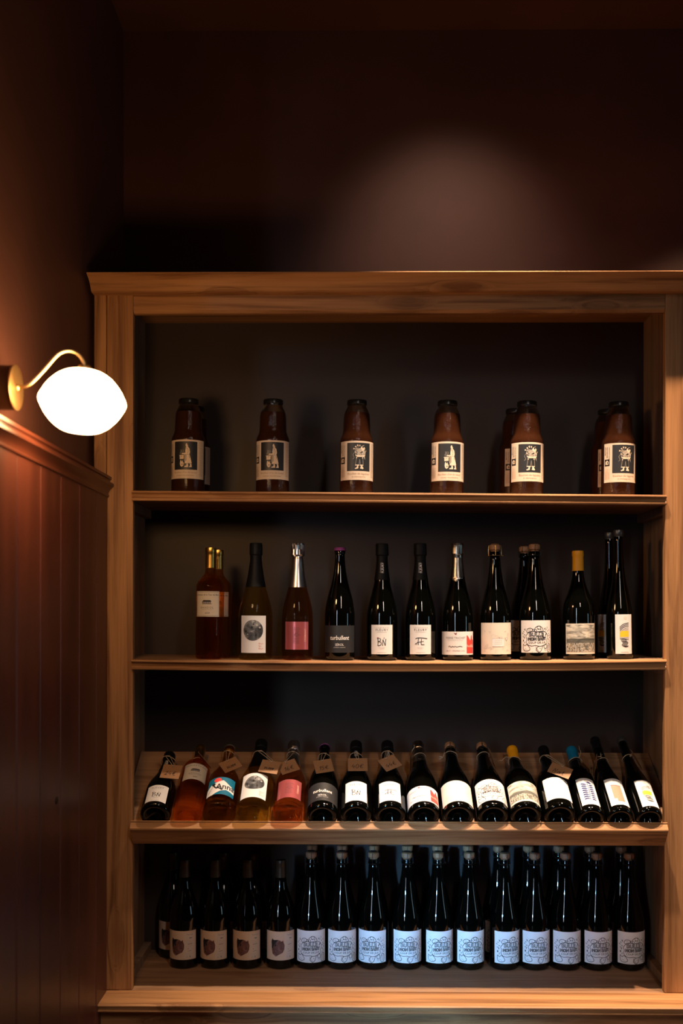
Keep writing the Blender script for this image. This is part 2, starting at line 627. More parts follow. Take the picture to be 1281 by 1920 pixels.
def window(name, axis, at, h0, h1, z0, z1):
    t = bpy.data.objects.new(name, None)
    COL.objects.link(t)
    t['kind'] = 'structure'
    mid = (h0 + h1) / 2
    t.location = (mid, at - EXT / 2, z0) if axis == 'Y' else (at + EXT / 2, mid, z0)
    s = 0.045

    def bar(nm, p0, p1, q0, q1, th, mat):
        if axis == 'Y':
            box(nm, p0, p1, at - EXT / 2 - th, at - EXT / 2 + th, q0, q1, mat, t)
        else:
            box(nm, at + EXT / 2 - th, at + EXT / 2 + th, p0, p1, q0, q1, mat, t)
    bar('stile', h0, h0 + s, z0, z1, 0.025, 'sash')
    bar('stile', h1 - s, h1, z0, z1, 0.025, 'sash')
    bar('rail', h0 + s, h1 - s, z0, z0 + s, 0.025, 'sash')
    bar('rail', h0 + s, h1 - s, z1 - s, z1, 0.025, 'sash')
    bar('pane', h0 + s, h1 - s, z0 + s, z1 - s, 0.003, 'window_glass')


wall_with_hole('wall_rear', 'Y', YR, XL2, XR, -2.45, -2.02, 0.35, 2.95)
window('window_1', 'Y', YR, -2.45, -2.02, 0.35, 2.95)
wall_with_hole('wall_right', 'X', XR, YR, YW, -2.45, -1.95, 0.5, 2.0)
window('window_2', 'X', XR, -2.45, -1.95, 0.5, 2.0)

# wainscot: every board its own piece, with a V joint at each edge
joints = [PX(px, 1100, XB).y for px in (181, 149, 114, 76, 31.8)]
step = (joints[0] - joints[-1]) / 4
ys = [-0.004] + joints
while ys[-1] > YJ + step:
    ys.append(ys[-1] - step)
ys.append(YJ)
for a, b in zip(ys, ys[1:]):
    g = 0.0035
    prof = [(XW - 0.0005, a), (XB - g, a - 0.0006), (XB, a - g - 0.0006), (XB, b + g + 0.0006), (XB - g, b + 0.0006), (XW - 0.0005, b + 0.0)]
    bm = bmesh.new()
    lo = [bm.verts.new((x, y, 0.0)) for x, y in prof]
    hi = [bm.verts.new((x, y, ZB - 0.03)) for x, y in prof]
    for j in range(6):
        bm.faces.new((lo[j], lo[(j + 1) % 6], hi[(j + 1) % 6], hi[j]))
    bm.faces.new(lo)
    bm.faces.new(hi)
    bmesh.ops.recalc_face_normals(bm, faces=bm.faces[:])
    from_bm('board', bm, 'boards', wl)
ph = PX(105.5, 1501, XB)
bm = lathe_bm([(0, -0.002), (0.0085, -0.002), (0.0085, 0.0015), (0.006, 0.003), (0, 0.0022)], 20)
bmesh.ops.scale(bm, verts=bm.verts, vec=(1, 1.0, 1))
bmesh.ops.rotate(bm, verts=bm.verts, cent=(0, 0, 0), matrix=Matrix.Rotation(math.pi / 2, 3, 'Y'))
bmesh.ops.translate(bm, verts=bm.verts, vec=ph)
from_bm('hole_plug', bm, 'hole', wl, 40)
# moulded rail on top of the boards
d = P(213.5, 909.7, -0.004).x - XB
zt = ZB
rp = [(XW, zt), (XB + d * 0.62, zt), (XB + d * 0.62, zt - 0.007), (XB + d * 0.42, zt - 0.010), (XB + d * 0.40, zt - 0.014),
      (XB + d * 0.75, zt - 0.016), (XB + d * 1.0, zt - 0.020), (XB + d * 1.0, zt - 0.026), (XB + d * 0.72, zt - 0.030),
      (XB + d * 0.35, zt - 0.036), (XB + d * 0.16, zt - 0.043), (XB + d * 0.14, zt - 0.048), (XB + d * 0.26, zt - 0.050), (XB + d * 0.24, zt - 0.054), (XB, zt - 0.056), (XW, zt - 0.056)]
tr = struct(from_bm('trim_1', extrude_y(rp, YJ, -0.004), 'rail', None, 25))

# ------------------------------------------------------------------ bookcase
XI0 = P(249, 1200, 0).x                 # inner edges of the face frame
XI1 = P(1247, 1200, 0).x
XO0 = P(176.5, 700, 0).x
XO1 = XI1 + (XI0 - XO0) + 0.02
YB = 0.36                               # back panel
XS0, XS1 = XI0 - 0.036, XI1 + 0.036     # inside faces of the box sides
Z_SILL = P(700, 1859, 0).z
Z_HEAD = P(700, 580.5, 0).z
Z_CORN0, Z_CORN1 = P(700, 549, -0.02).z, P(700, 508, -0.085).z
Z_TOP = P(700, 599.5, YB).z             # underside of the box top
bc = thing('bookcase', 'tall oak bookcase with moulded cornice and four compartments full of bottles', 'bookcase',
           ((XO0 + XO1) / 2, 0.1, 0))
FT = 0.026                              # frame thickness
xm = P(199.5, 700, 0).x
box('stile', XO0, xm - 0.0006, 0, FT, Z_SILL, Z_CORN1 - 0.005, 'wood_z', bc, 0.0018)
box('stile', xm + 0.0006, XI0, 0, FT, Z_SILL, Z_CORN1 - 0.005, 'wood_z', bc, 0.003)
box('stile', XI1, XO1, 0, FT, Z_SILL, Z_CORN1 - 0.005, 'wood_z', bc, 0.003)
hp = [(0.0, Z_HEAD), (0.0, Z_CORN1 - 0.01), (FT, Z_CORN1 - 0.01), (FT, Z_HEAD - 0.008), (0.008, Z_HEAD - 0.008)]
from_bm('top_rail', extrude_x(hp, XI0 + 0.0008, XI1 - 0.0008), 'wood_x', bc)
# cornice with returned ends
PO = 0.085
zc0, zc1 = Z_CORN0, Z_CORN1
hgt = zc1 - zc0
cp = [(0, 1.0), (-0.96, 1.0), (-1.0, 0.95), (-1.0, 0.92), (-0.86, 0.80), (-0.72, 0.68), (-0.60, 0.52), (-0.50, 0.30), (-0.42, 0.10), (-0.36, 0.02), (-0.28, 0.0), (0, 0)]
cprof = [(PO * a, zc0 + hgt * b) for a, b in cp]
xc0 = P(162, 504, -PO).x
oh = XO0 - xc0
from_bm('cornice', extrude_x(cprof, XO0, XO1, mitre=lambda y, z: (oh * (-y / PO), oh * (-y / PO))), 'wood_x', bc, 30)
box('top_board', XO0, XO1, 0.0005, YW - 0.003, Z_CORN1 - 0.02, Z_CORN1 - 0.001, 'wood_x', bc)
box('soffit', XS0, XS1, FT, YB, Z_TOP, Z_TOP + 0.018, 'wood_board', bc)
box('side_panel', XS0 - 0.018, XS0, FT, YB, Z_SILL - 0.02, Z_TOP + 0.018, 'wood_side', bc)
box('side_panel', XS1, XS1 + 0.018, FT, YB, Z_SILL - 0.02, Z_TOP + 0.018, 'wood_side', bc)
box('back_panel', XS0 - 0.018, XS1 + 0.018, YB, YB + 0.012, Z_SILL - 0.02, Z_TOP + 0.018, 'panel', bc)
box('floor_board', XS0, XS1, 0.0, YB, Z_SILL - 0.02, Z_SILL, 'wood_board', bc)
# sill and base
YSF = -DIST + DIST * (1859 - HY) / (1886.3 - HY)
xs_l = P(178.7, 1886, YSF).x
zs = Z_SILL - 0.0004
sp = [(0.0, zs), (YSF + 0.004, zs), (YSF, zs - 0.003), (YSF, zs - 0.006), (YSF + 0.004, zs - 0.0075), (YSF + 0.005, zs - 0.015), (YSF + 0.001, zs - 0.018), (YSF + 0.003, zs - 0.0215), (0.0, zs - 0.0215)]
from_bm('sill', extrude_x(sp, xs_l, XO1 + 0.03), 'wood_x', bc, 30)
YBP = YSF + 0.035
box('base_panel', P(189, 1912, YBP).x, XO1 + 0.01, YBP, YBP + 0.02, 0.0, zs - 0.0215, 'wood_x', bc)

# shelves; the second one sags a little
S1 = (P(250, 920.5, 0).z, P(1246, 928.8, 0).z)
S2 = (P(250, 1236.0, 0).z, P(1246, 1236.5, 0).z)
S2_SAG = 0.0058


def shelf_z(no):
    def f(x):
        t = (x - XI0) / (XI1 - XI0)
        if no == 1:
            return S1[0] + (S1[1] - S1[0]) * t
        return S2[0] + (S2[1] - S2[0]) * t - S2_SAG * (1 - (2 * t - 1) ** 2)
    return f


for no in (1, 2):
    zf = shelf_z(no)
    from_bm('shelf', extrude_x([(0.004, 0), (0.004, -0.020), (YB - 0.001, -0.020), (YB - 0.001, 0)], XS0 + 0.001, XS1 - 0.001, zf, 16), 'wood_board', bc)
    npf = [(0.004, 0.0), (-0.010, 0.0), (-0.014, -0.0015), (-0.015, -0.005), (-0.013, -0.0075), (-0.009, -0.009), (-0.007, -0.012), (-0.0065, -0.017), (-0.0085, -0.0195),
           (-0.011, -0.021), (-0.0115, -0.0245), (-0.010, -0.0275), (0.004, -0.0275)]
    from_bm('nosing', extrude_x(npf, XI0 - 0.001, XI1 + 0.001, zf, 16), 'wood_x', bc, 35)
    for sx, s in ((XS0, 1), (XS1, -1)):
        z = zf(sx) - 0.0205
        a, b = sorted((sx, sx + s * 0.02))
        box('cleat', a, b, FT + 0.002, YB - 0.002, z - 0.026, z, 'wood_side', bc, 0.001)
for sx, s in ((XS0, 1), (XS1, -1)):      # quarter strips along the floor of the lowest compartment
    a, b = sorted((sx, sx + s * 0.022))
    box('cleat', a, b, FT + 0.002, YB - 0.002, Z_SILL + 0.0005, Z_SILL + 0.026, 'wood_side', bc, 0.001)

# sloping display rack
TILT = math.radians(30)
RA = Vector((0, math.cos(TILT), math.sin(TILT)))       # up the slope
RN = Vector((0, -math.sin(TILT), math.cos(TILT)))      # off the slope
_f = P(700, 1560, -0.018)
R0 = Vector((0, -0.018, _f.z))                         # front edge of the board surface


def rack(x, s, n):
    v = R0 + RA * s + RN * n
    return Vector((x, v.y, v.z))


def rack_box(name, x0, x1, s0, s1, n0, n1, mat, bevel=0.0, x0b=None):
    bm = box_bm(0, 1, s0, s1, n0, n1)
    for v in bm.verts:
        s, n = v.co.y, v.co.z
        v.co = rack(x0 if v.co.x < 0.5 else x1, s, n)
    if bevel:
        bmesh.ops.bevel(bm, geom=bm.edges[:], offset=bevel, segments=2, affect='EDGES')
    return from_bm(name, bm, mat, bc)


rk0, rk1 = P(245, 1545, -0.02).x, P(1254, 1545, -0.02).x
LRB = 0.358
rack_box('display_board', XS0 + 0.003, XS1 - 0.003, 0.05, LRB, -0.018, 0, 'wood_board')
rack_box('display_board', XI0 + 0.0005, XI1 - 0.0005, 0.006, 0.05, -0.018, 0, 'wood_x')


def yz(Y, py):
    return (Y, P(700, py, Y).z)


# the lip is moulded: a small bead, a groove, then a face sloping out to the front edge; the fascia slants back under it
lp = [yz(-0.0247, 1556), yz(-0.0247, 1541), yz(-0.0253, 1540), yz(-0.0272, 1540), yz(-0.0285, 1541.5), yz(-0.0283, 1542.8), yz(-0.0268, 1543.2), yz(-0.0282, 1543.8),
      yz(-0.0385, 1554.3), yz(-0.0390, 1555.5), yz(-0.0385, 1558), yz(-0.030, 1559.0)]
lp += [(-0.018, lp[0][1] - 0.007)]
from_bm('lip', extrude_x(lp, XI0 + 0.0005, XI1 - 0.0005), 'wood_x', bc)
fp = [yz(-0.0362, 1558.6), yz(-0.0008, 1583.5), (0.014, yz(0, 1583.5)[1] + 0.012), (-0.013, lp[0][1] - 0.008)]
from_bm('fascia', extrude_x(fp, XI0 + 0.0005, XI1 - 0.0005), 'wood_x', bc)
box('cleat', XS0, XS0 + 0.02, FT + 0.002, 0.27, R0.z - 0.05, R0.z - 0.026, 'wood_side', bc)
box('cleat', XS1 - 0.02, XS1, FT + 0.002, 0.27, R0.z - 0.05, R0.z - 0.026, 'wood_side', bc)

# ------------------------------------------------------------------ wall sconce
XF = XW + 0.045
pc = PX(31, 727, XF)
sc_ = thing('wall_sconce', 'brass wall lamp with glowing white opal shade above the wainscot', 'lamp', (XW, pc.y, pc.z))
YS = pc.y


def axis_x(bm, at):
    bmesh.ops.rotate(bm, verts=bm.verts, cent=(0, 0, 0), matrix=Matrix.Rotation(math.pi / 2, 3, 'Y'))
    bmesh.ops.translate(bm, verts=bm.verts, vec=at)
    return bm


from_bm('wall_mount', axis_x(lathe_bm([(0, 0.0005), (0.045, 0.0005), (0.045, 0.040), (0.043, 0.042), (0, 0.042)], 48), Vector((XW, YS, pc.z))), 'bronze', sc_, 30)
bp_ = from_bm('backplate', axis_x(lathe_bm([(0, 0.0415), (0.0455, 0.0415), (0.0465, 0.0425), (0.0465, 0.0445), (0.0455, 0.0455), (0.012, 0.0465), (0, 0.0465)], 48), Vector((XW, YS, pc.z))), 'brass', sc_, 30)
path = [(36, 727), (44, 725.5), (52, 722.5), (62, 715), (82, 694), (101, 672), (112, 662), (124, 657.5), (136, 658), (147, 664), (155, 674), (159, 685), (160, 697)]
pp = [P(a, b, YS) for a, b in path]
pp[0].x = XF - 0.002
from_bm('arm', tube_bm(spline([tuple(p) for p in pp], 4), 0.0037, 10), 'brass', sc_, 60)
from_bm('ferrule', axis_x(lathe_bm([(0, 0.0), (0.007, 0.0), (0.007, 0.004), (0.005, 0.006), (0, 0.006)], 20), Vector((XF, YS, pp[0].z))), 'brass', sc_, 30)
gc = P(154.5, 753, YS)
a_, h_ = (P(238, 753, YS).x - P(71, 753, YS).x) / 2, (P(154, 692, YS).z - P(154, 814.5, YS).z) / 2
gp = [(0, 1), (0.18, 0.998), (0.34, 0.975), (0.48, 0.90), (0.61, 0.785), (0.735, 0.62), (0.85, 0.42), (0.935, 0.21), (0.975, 0.10), (0.99, 0)]
gp = [(r / 0.99, z) for r, z in gp]
full = gp + [(r, -z) for r, z in gp[-2::-1]]
fs = [(max(v[0], 0), v[1]) for v in spline(full, 4)]
fs[0] = (0, 1)
fs[-1] = (0, -1)
bm = lathe_bm([(r * a_ * 0.965, z * h_ * 0.955) for r, z in fs], 56)
bmesh.ops.rotate(bm, verts=bm.verts, cent=(0, 0, 0), matrix=Matrix.Rotation(math.radians(4.0), 3, 'Y'))
bmesh.ops.translate(bm, verts=bm.verts, vec=gc)
from_bm('lamp_shade', bm, 'opal', sc_, 80)
tp = gc + Vector((0.004, 0, h_))
bm = lathe_bm([(0, 0.006), (0.012, 0.006), (0.014, 0.002), (0.014, -0.003), (0, -0.003)], 24)
bmesh.ops.translate(bm, verts=bm.verts, vec=tp)
from_bm('shade_cap', bm, 'brass', sc_, 30)


# ------------------------------------------------------------------ printing on labels
_tx = {}


def text_mesh(s, bold=0.0, shear=0.0, spacing=1.0):
    key = (s, bold, shear, spacing)
    if key not in _tx:
        cu = bpy.data.curves.new('t', 'FONT')
        cu.body = s
        cu.align_x = 'CENTER'
        cu.align_y = 'CENTER'
        cu.size = 1.0
        cu.resolution_u = 2
        cu.offset = bold
        cu.shear = shear
        cu.space_character = spacing
        o = bpy.data.objects.new('t', cu)
        COL.objects.link(o)
        dg = bpy.context.evaluated_depsgraph_get()
        me = bpy.data.meshes.new_from_object(o.evaluated_get(dg))
        vs = [(v.co.x, v.co.y) for v in me.vertices]
        fs = [tuple(p.vertices) for p in me.polygons]
        cnt = {}
        for f in fs:
            for a, b in zip(f, f[1:] + f[:1]):
                k = (min(a, b), max(a, b))
                cnt[k] = cnt.get(k, 0) + 1
        bd = [k for k, c in cnt.items() if c == 1]
        bpy.data.objects.remove(o)
        bpy.data.meshes.remove(me)
        bpy.data.curves.remove(cu)
        _tx[key] = (vs, fs, bd)
    return _tx[key]


class Art:
    """flat print in millimetres: u across (0 = middle), v up from the label's lower edge"""

    def __init__(self):
        self.v, self.f, self.mats = [], [], []

    def mi(self, m):
        if m not in self.mats:
            self.mats.append(m)
        return self.mats.index(m)

    def poly(self, pts, mat, layer=1):
        b = len(self.v)
        self.v += [(u, v, layer) for u, v in pts]
        self.f.append((tuple(range(b, b + len(pts))), self.mi(mat)))

    def rect(self, u0, v0, u1, v1, mat, layer=1):
        self.poly([(u0, v0), (u1, v0), (u1, v1), (u0, v1)], mat, layer)

    def disc(self, u, v, r, mat, layer=1, n=20, ry=None, rot=0):
        ry = ry or r
        c, s = math.cos(rot), math.sin(rot)
        self.poly([(u + r * math.cos(a) * c - ry * math.sin(a) * s, v + r * math.cos(a) * s + ry * math.sin(a) * c) for a in (2 * math.pi * i / n for i in range(n))], mat, layer)

    def stroke(self, pts, wd, mat, layer=2, closed=False):
        pts = [Vector(p) for p in pts]
        n = len(pts)
        m = self.mi(mat)
        b = len(self.v)
        for i, p in enumerate(pts):
            q0 = pts[(i - 1) % n] if (closed or i > 0) else p
            q1 = pts[(i + 1) % n] if (closed or i < n - 1) else p
            dd = q1 - q0
            if dd.length < 1e-6:
                dd = Vector((1, 0))
            dd.normalize()
            nn = Vector((-dd.y, dd.x)) * wd / 2
            self.v += [(p.x + nn.x, p.y + nn.y, layer), (p.x - nn.x, p.y - nn.y, layer)]
        for i in range(n if closed else n - 1):
            j = (i + 1) % n
            self.f.append(((b + 2 * i, b + 2 * i + 1, b + 2 * j + 1, b + 2 * j), m))

    def curve(self, pts, wd, mat, layer=2, closed=False, n=4):
        if closed:
            q = spline(list(pts) + [pts[0]], n)[:-1]
        else:
            q = spline(pts, n)
        self.stroke([(p[0], p[1]) for p in q], wd, mat, layer, closed)

    def loop(self, u, v, r, wd, mat, layer=2, ry=None, n=14):
        ry = ry or r
        self.stroke([(u + r * math.cos(2 * math.pi * i / n), v + ry * math.sin(2 * math.pi * i / n)) for i in range(n)], wd, mat, layer, True)

    def _tf(self, vs, u, v, size, xs, rot):
        c, s = math.cos(rot), math.sin(rot)
        return [(u + (x * xs * c - y * s) * size, v + (x * xs * s + y * c) * size) for x, y in vs]

    def text(self, s, u, v, size, mat, layer=2, bold=0.0, shear=0.0, xs=1.0, rot=0.0, spacing=1.0):
        vs, fs, bd = text_mesh(s, bold, shear, spacing)
        b = len(self.v)
        m = self.mi(mat)
        self.v += [(x, y, layer) for x, y in self._tf(vs, u, v, size, xs, rot)]
        self.f += [(tuple(i + b for i in f), m) for f in fs]

    def outline(self, s, u, v, size, wd, mat, layer=2, bold=0.02, xs=1.0, rot=0.0, spacing=1.0):
        vs, fs, bd = text_mesh(s, bold, 0.0, spacing)
        q = self._tf(vs, u, v, size, xs, rot)
        for a, b in bd:
            self.stroke([q[a], q[b]], wd, mat, layer)

    def lines(self, u0, u1, v0, v1, n, wd, mat, layer=2, seed=1, vertical=False):
        """rows of print too small to read"""
        r = random.Random(seed)
        for i in range(n):
            t = (i + 0.5) / n
            e = 1 - r.random() * 0.35
            if vertical:
                u = u0 + (u1 - u0) * t
                self.stroke([(u, v0), (u, v0 + (v1 - v0) * e)], wd, mat, layer)
            else:
                v = v1 + (v0 - v1) * t
                self.stroke([(u0, v), (u0 + (u1 - u0) * e, v)], wd, mat, layer)

    def mesh(self, name, R, z0, cut=4.0, flat_=False):
        bm = bmesh.new()
        vs = [bm.verts.new((u, -layer * 0.00011 * 1000, v)) for u, v, layer in self.v]
        for f, m in self.f:
            try:
                fc = bm.faces.new([vs[i] for i in f])
                fc.material_index = m
            except ValueError:
                pass
        if not flat_:
            big = [f for f in bm.faces if len(f.verts) > 4]
            bmesh.ops.triangulate(bm, faces=big)
            us = [v.co.x for v in bm.verts]
            k = math.ceil(min(us) / cut)
            while k * cut < max(us):
                bmesh.ops.bisect_plane(bm, geom=bm.verts[:] + bm.edges[:] + bm.faces[:], plane_co=(k * cut, 0, 0), plane_no=(1, 0, 0), dist=1e-5)
                k += 1
            for v in bm.verts:
                u, y, z = v.co.x / 1000, v.co.y / 1000, v.co.z / 1000
                rr = R + 0.0003 - y
                a = u / R
                v.co = (rr * math.sin(a), -rr * math.cos(a), z0 + z)
        else:
            for v in bm.verts:
                v.co = (v.co.x / 1000, v.co.y / 1000, v.co.z / 1000)
        me = bpy.data.meshes.new(name)
        bm.to_mesh(me)
        bm.free()
        for m in self.mats:
            me.materials.append(M[m])
        return me


def paper_mesh(name, R, wmm, hmm, z0, mat, corner=0.0):
    bm = bmesh.new()
    n = max(6, int(wmm / 3))
    rr = R + 0.00025
    rows = []
    for (z, ) in ((z0, ), (z0 + hmm / 2000, ), (z0 + hmm / 1000, )):
        row = []
        for i in range(n + 1):
            a = (i / n - 0.5) * wmm / 1000 / R
            row.append(bm.verts.new((rr * math.sin(a), -rr * math.cos(a), z)))
        rows.append(row)
    for ra, rb in zip(rows, rows[1:]):
        for i in range(n):
            bm.faces.new((ra[i], ra[i + 1], rb[i + 1], rb[i]))
    me = bpy.data.meshes.new(name)
    bm.to_mesh(me)
    bm.free()
    for p in me.polygons:
        p.use_smooth = True
    me.materials.append(M[mat])
    return me


# ---- the label designs (sizes in mm)
def art_initials(which):
    a = Art()
    a.text('CHAMPAGNE', 0, 74, 5.2, 'ink_light', spacing=1.5)
    a.text('FLEURY', 0, 67.5, 9.0, 'ink', spacing=1.35, xs=0.92)
    a.stroke([(-14, 61.5), (14, 61.5)], 0.7, 'ink_light')
    if which == 'BN':
        a.curve([(-11, 44), (-10.5, 34), (-10.8, 24)], 1.9, 'ink')
        a.curve([(-13, 44.5), (-8, 45), (-3.5, 42), (-4.5, 37.5), (-10, 35.5), (-3, 33.5), (-1.5, 28), (-6, 24.5), (-11.5, 24)], 1.7, 'ink')
        a.curve([(2, 23), (2.6, 32), (3.2, 41)], 1.9, 'ink')
        a.curve([(3.2, 41), (6.5, 32), (9.5, 23.5)], 1.7, 'ink')
        a.curve([(9.5, 23.5), (10.2, 34), (11.2, 43)], 1.9, 'ink')
        a.curve([(5.5, 42), (6.5, 46.5)], 1.5, 'ink')
        a.stroke([(-13.5, 46), (-9.5, 46)], 2.0, 'ink_red')
    else:
        a.curve([(-14, 43), (-8, 45.5), (4, 45.5), (19, 43.5)], 2.0, 'ink')
        a.curve([(-5, 44.5), (-6.5, 36), (-6, 26)], 1.9, 'ink')
        a.curve([(-12, 29), (-8, 33), (0, 34.5), (9, 36)], 1.6, 'ink')
        a.curve([(3, 43), (2, 34), (3, 27), (11, 27)], 1.8, 'ink')
        a.curve([(-15, 27), (-13, 30), (-11, 27)], 1.5, 'ink')
    a.text('brut nature', 0, 18, 3.6, 'ink_grey')
    a.text('extra brut', 0, 14.5, 2.8, 'ink_light')
    a.stroke([(-13, 5), (13, 5)], 0.8, 'ink_light')
    return a


def art_estate():
    a = Art()
    for (x0, y0, x1, y1) in ((-35, 3, 35, 3), (35, 3, 35, 68), (35, 68, -35, 68), (-35, 68, -35, 3)):
        a.stroke([(x0, y0), (x1, y1)], 0.8, 'ink_grey')
    a.text('Domaine de la Tour du Bon', 0, 61, 7.2, 'ink', shear=0.25, xs=0.82)
    # a low farmhouse drawn in line
    a.rect(-12, 36, 11, 42, 'ink_grey')
    a.poly([(-14, 42), (13, 42), (10, 46), (-10, 46)], 'ink')
    for u in (-9, -4, 1, 6):
        a.rect(u, 37, u + 2, 40, 'paper_cream', 2)
    a.stroke([(-15, 35.5), (14, 35.5)], 0.9, 'ink')
    a.disc(-12, 40, 2.6, 'ink_grey')
    a.text('BANDOL', 0, 25, 8, 'ink_grey', spacing=1.25)
    a.stroke([(-16, 20), (16, 20)], 0.5, 'ink_grey')
    a.text('2024', 1, 10, 6.5, 'ink', shear=0.2)
    return a


def art_moon():
    a = Art()
    a.disc(0, 63, 29, 'moon', n=36)
    r = random.Random(3)
    for i in range(9):
        t = r.random() * 6.28
        q = 8 + r.random() * 17
        a.disc(q * math.cos(t), 63 + q * math.sin(t), 1.5 + 2.2 * r.random(), 'ink_light' if i % 2 else 'ink', 2, 9)
    for v, e in ((25, 10), (18, 4), (11, 10)):
        a.curve([(16, v), (18, v + 4), (19, v - 1), (16 + e * 0.6, v + 2.5), (16 + e * 0.8, v - 1), (18 + e, v + 2), (20 + e, v)], 0.9, 'ink_pink')
    return a


def art_pink():
    a = Art()
    r = random.Random(5)
    for i in range(13):
        a.stroke([(-12, 18 + i * 3.6), (12 - r.random() * 6, 18 + i * 3.6)], 1.0, 'ink_rose')
    a.loop(0, 42, 7, 1.4, 'ink_rose', 3, 5, 4)
    a.text('CREMANT', 25, 40, 8, 'ink_pink', rot=math.pi / 2, bold=0.02)
    return a


def art_dark():
    a = Art()
    a.text('turbullent', 0, 41, 17, 'ink_white', bold=0.012, xs=0.82, shear=0.12)
    a.text('SÉROL', 0, 22, 9, 'ink_white', xs=0.95)
    a.text('pétillant naturel', 0, 15, 5.2, 'ink_light')
    return a


def art_family():
    a = Art()
    a.poly([(-5, 62), (0, 60), (5, 62.5), (1, 58.5), (3, 55), (-1, 57.5)], 'ink_rose')
    a.text('PIERRE TRICHET', 0, 47, 8.8, 'ink_grey', spacing=1.05, xs=0.88)
    a.text('CHAMPAGNE', 0, 40.5, 5, 'ink_light', spacing=1.6)
    a.curve([(-20, 22), (-16, 25), (-12, 21), (-8, 24), (-4, 22), (0, 24), (4, 22), (9, 23), (14, 24), (20, 22)], 1.4, 'ink')
    a.text('BRUT - PREMIER CRU', 0, 11, 5.2, 'ink_rose', spacing=1.15)
    a.rect(33, 4, 62, 54, 'ink_red')
    a.poly([(36, 54), (47, 40), (50, 54)], 'paper', 2)
    a.poly([(54, 54), (56, 44), (62, 40), (62, 54)], 'paper', 2)
    a.poly([(33, 30), (42, 24), (52, 30), (62, 24), (62, 20), (33, 22)], 'ink_pink', 2)
    return a


def art_sketch():
    a = Art()
    r = random.Random(11)
    for i in range(34):
        u, v = r.uniform(-38, 38), r.uniform(4, 66)
        k = [(u + r.uniform(-6, 6), v + r.uniform(-5, 5)) for _ in range(4)]
        a.curve(k, 0.45, 'ink_light', n=3)
    a.rect(-14, 22, 20, 44, 'paper', 3)
    for (p, q) in (((-14, 22), (20, 22)), ((20, 22), (20, 44)), ((20, 44), (-14, 44)), ((-14, 44), (-14, 22))):
        a.stroke([p, q], 0.5, 'ink_light', 4)
    for v in (39, 34, 29):
        a.stroke([(-8, v), (14, v)], 0.5, 'ink_light', 4)
    a.poly([(22, 46), (34, 46), (28, 36)], 'ink_silver', 3)
    a.poly([(24, 45), (32, 45), (28, 38.5)], 'paper', 4)
    a.curve([(0, 47), (3, 50), (6, 47), (9, 49.5), (13, 47.5)], 0.6, 'ink_light', 4)
    return a


def art_doodle():
    a = Art()
    k = 'ink'
    W_ = 1.45
    # cloud frame round the words
    a.curve([(-27, 53), (-32, 46), (-29, 38), (-31, 30), (-26, 22), (-16, 19), (-4, 20), (8, 18), (22, 22), (30, 27), (29, 36), (33, 43), (30, 52), (24, 58), (12, 60), (0, 58), (-14, 60), (-23, 58)], W_, k, closed=True)
    a.outline('BULLE', -2, 50, 14, 1.3, k, bold=0.03, spacing=1.1)
    a.outline('MON BABY', 0, 38.2, 12, 1.3, k, bold=0.03, xs=0.86, rot=0.04)
    a.text('COUP DE JUS', 0, 28, 7.6, k, bold=0.015, rot=0.03, spacing=1.1)
    # hat-like ice bun, fruits and roots round the frame
    a.curve([(-8, 60), (-6, 68), (2, 74), (10, 73), (16, 66), (17, 60), (9, 57), (3, 59), (-3, 57.5)], W_, k, closed=True)
    a.loop(5, 70, 4.5, 1.0, k)
    a.loop(3, 66, 1.2, 0.9, k)
    a.loop(10, 65, 1.5, 0.9, k)
    a.curve([(-30, 60), (-26, 67), (-16, 68), (-12, 62), (-18, 57), (-26, 56)], W_, k, closed=True)
    a.stroke([(-25, 63), (-18, 64)], 0.8, k)
    a.disc(-11, 65, 1.6, k)
    a.disc(-11.5, 60.5, 1.4, k)
    a.loop(-4, 62, 3.1, 1.1, k)
    a.curve([(3, 18), (-3, 10), (0, 4), (5, 1), (11, 6), (14, 14), (16, 20)], W_, k)
    a.curve([(-4, 17), (0, 9), (5, 3)], 0.9, k)
    a.disc(8, 12, 1.2, k)
    a.curve([(-42, 24), (-36, 19), (-30, 23), (-24, 18), (-20, 10), (-26, 5), (-36, 5), (-42, 10)], W_, k, closed=True)
    a.curve([(-38, 8), (-33, 11), (-28, 7)], 0.7, 'ink_grey')
    a.curve([(33, 20), (31, 12), (32, 4), (38, 2), (43, 6), (44, 16), (42, 24), (36, 25)], W_, k, closed=True)
    for q in range(4):
        a.stroke([(34, 7 + q * 4), (42, 10 + q * 4)], 1.0, k)
    a.curve([(19, 18), (22, 12), (28, 13), (29, 20), (24, 24)], W_, k, closed=True)
    a.loop(24, 9, 3, 0.8, 'ink_grey')
    a.rect(-43, 31, -39.5, 36, k)
    r = random.Random(21)
    for (u, v) in ((-40, 58), (-36, 52), (-41, 46), (-36, 42), (-38, 64), (22, 67), (28, 64), (34, 60), (39, 62), (37, 54), (42, 50), (36, 46), (41, 42), (36, 36), (42, 33), (36, 30), (-36, 28), (-33, 64), (30, 70), (-44, 53)):
        kk = [(u + r.uniform(-3.2, 3.2), v + r.uniform(-3, 3)) for _ in range(4)]
        a.curve(kk, 1.05, 'ink_grey' if r.random() < 0.45 else k, closed=r.random() < 0.5, n=3)
    for i in range(16):
        u, v = r.uniform(-42, 42), r.choice((r.uniform(2, 8), r.uniform(66, 74)))
        a.stroke([(u, v), (u + r.uniform(1, 3.5), v + r.uniform(-1.4, 1.4))], 0.6, 'ink_light')
    # a slug of ink on the last letter
    a.curve([(24, 47), (26, 51), (29, 55)], 2.2, k, 3)
    return a


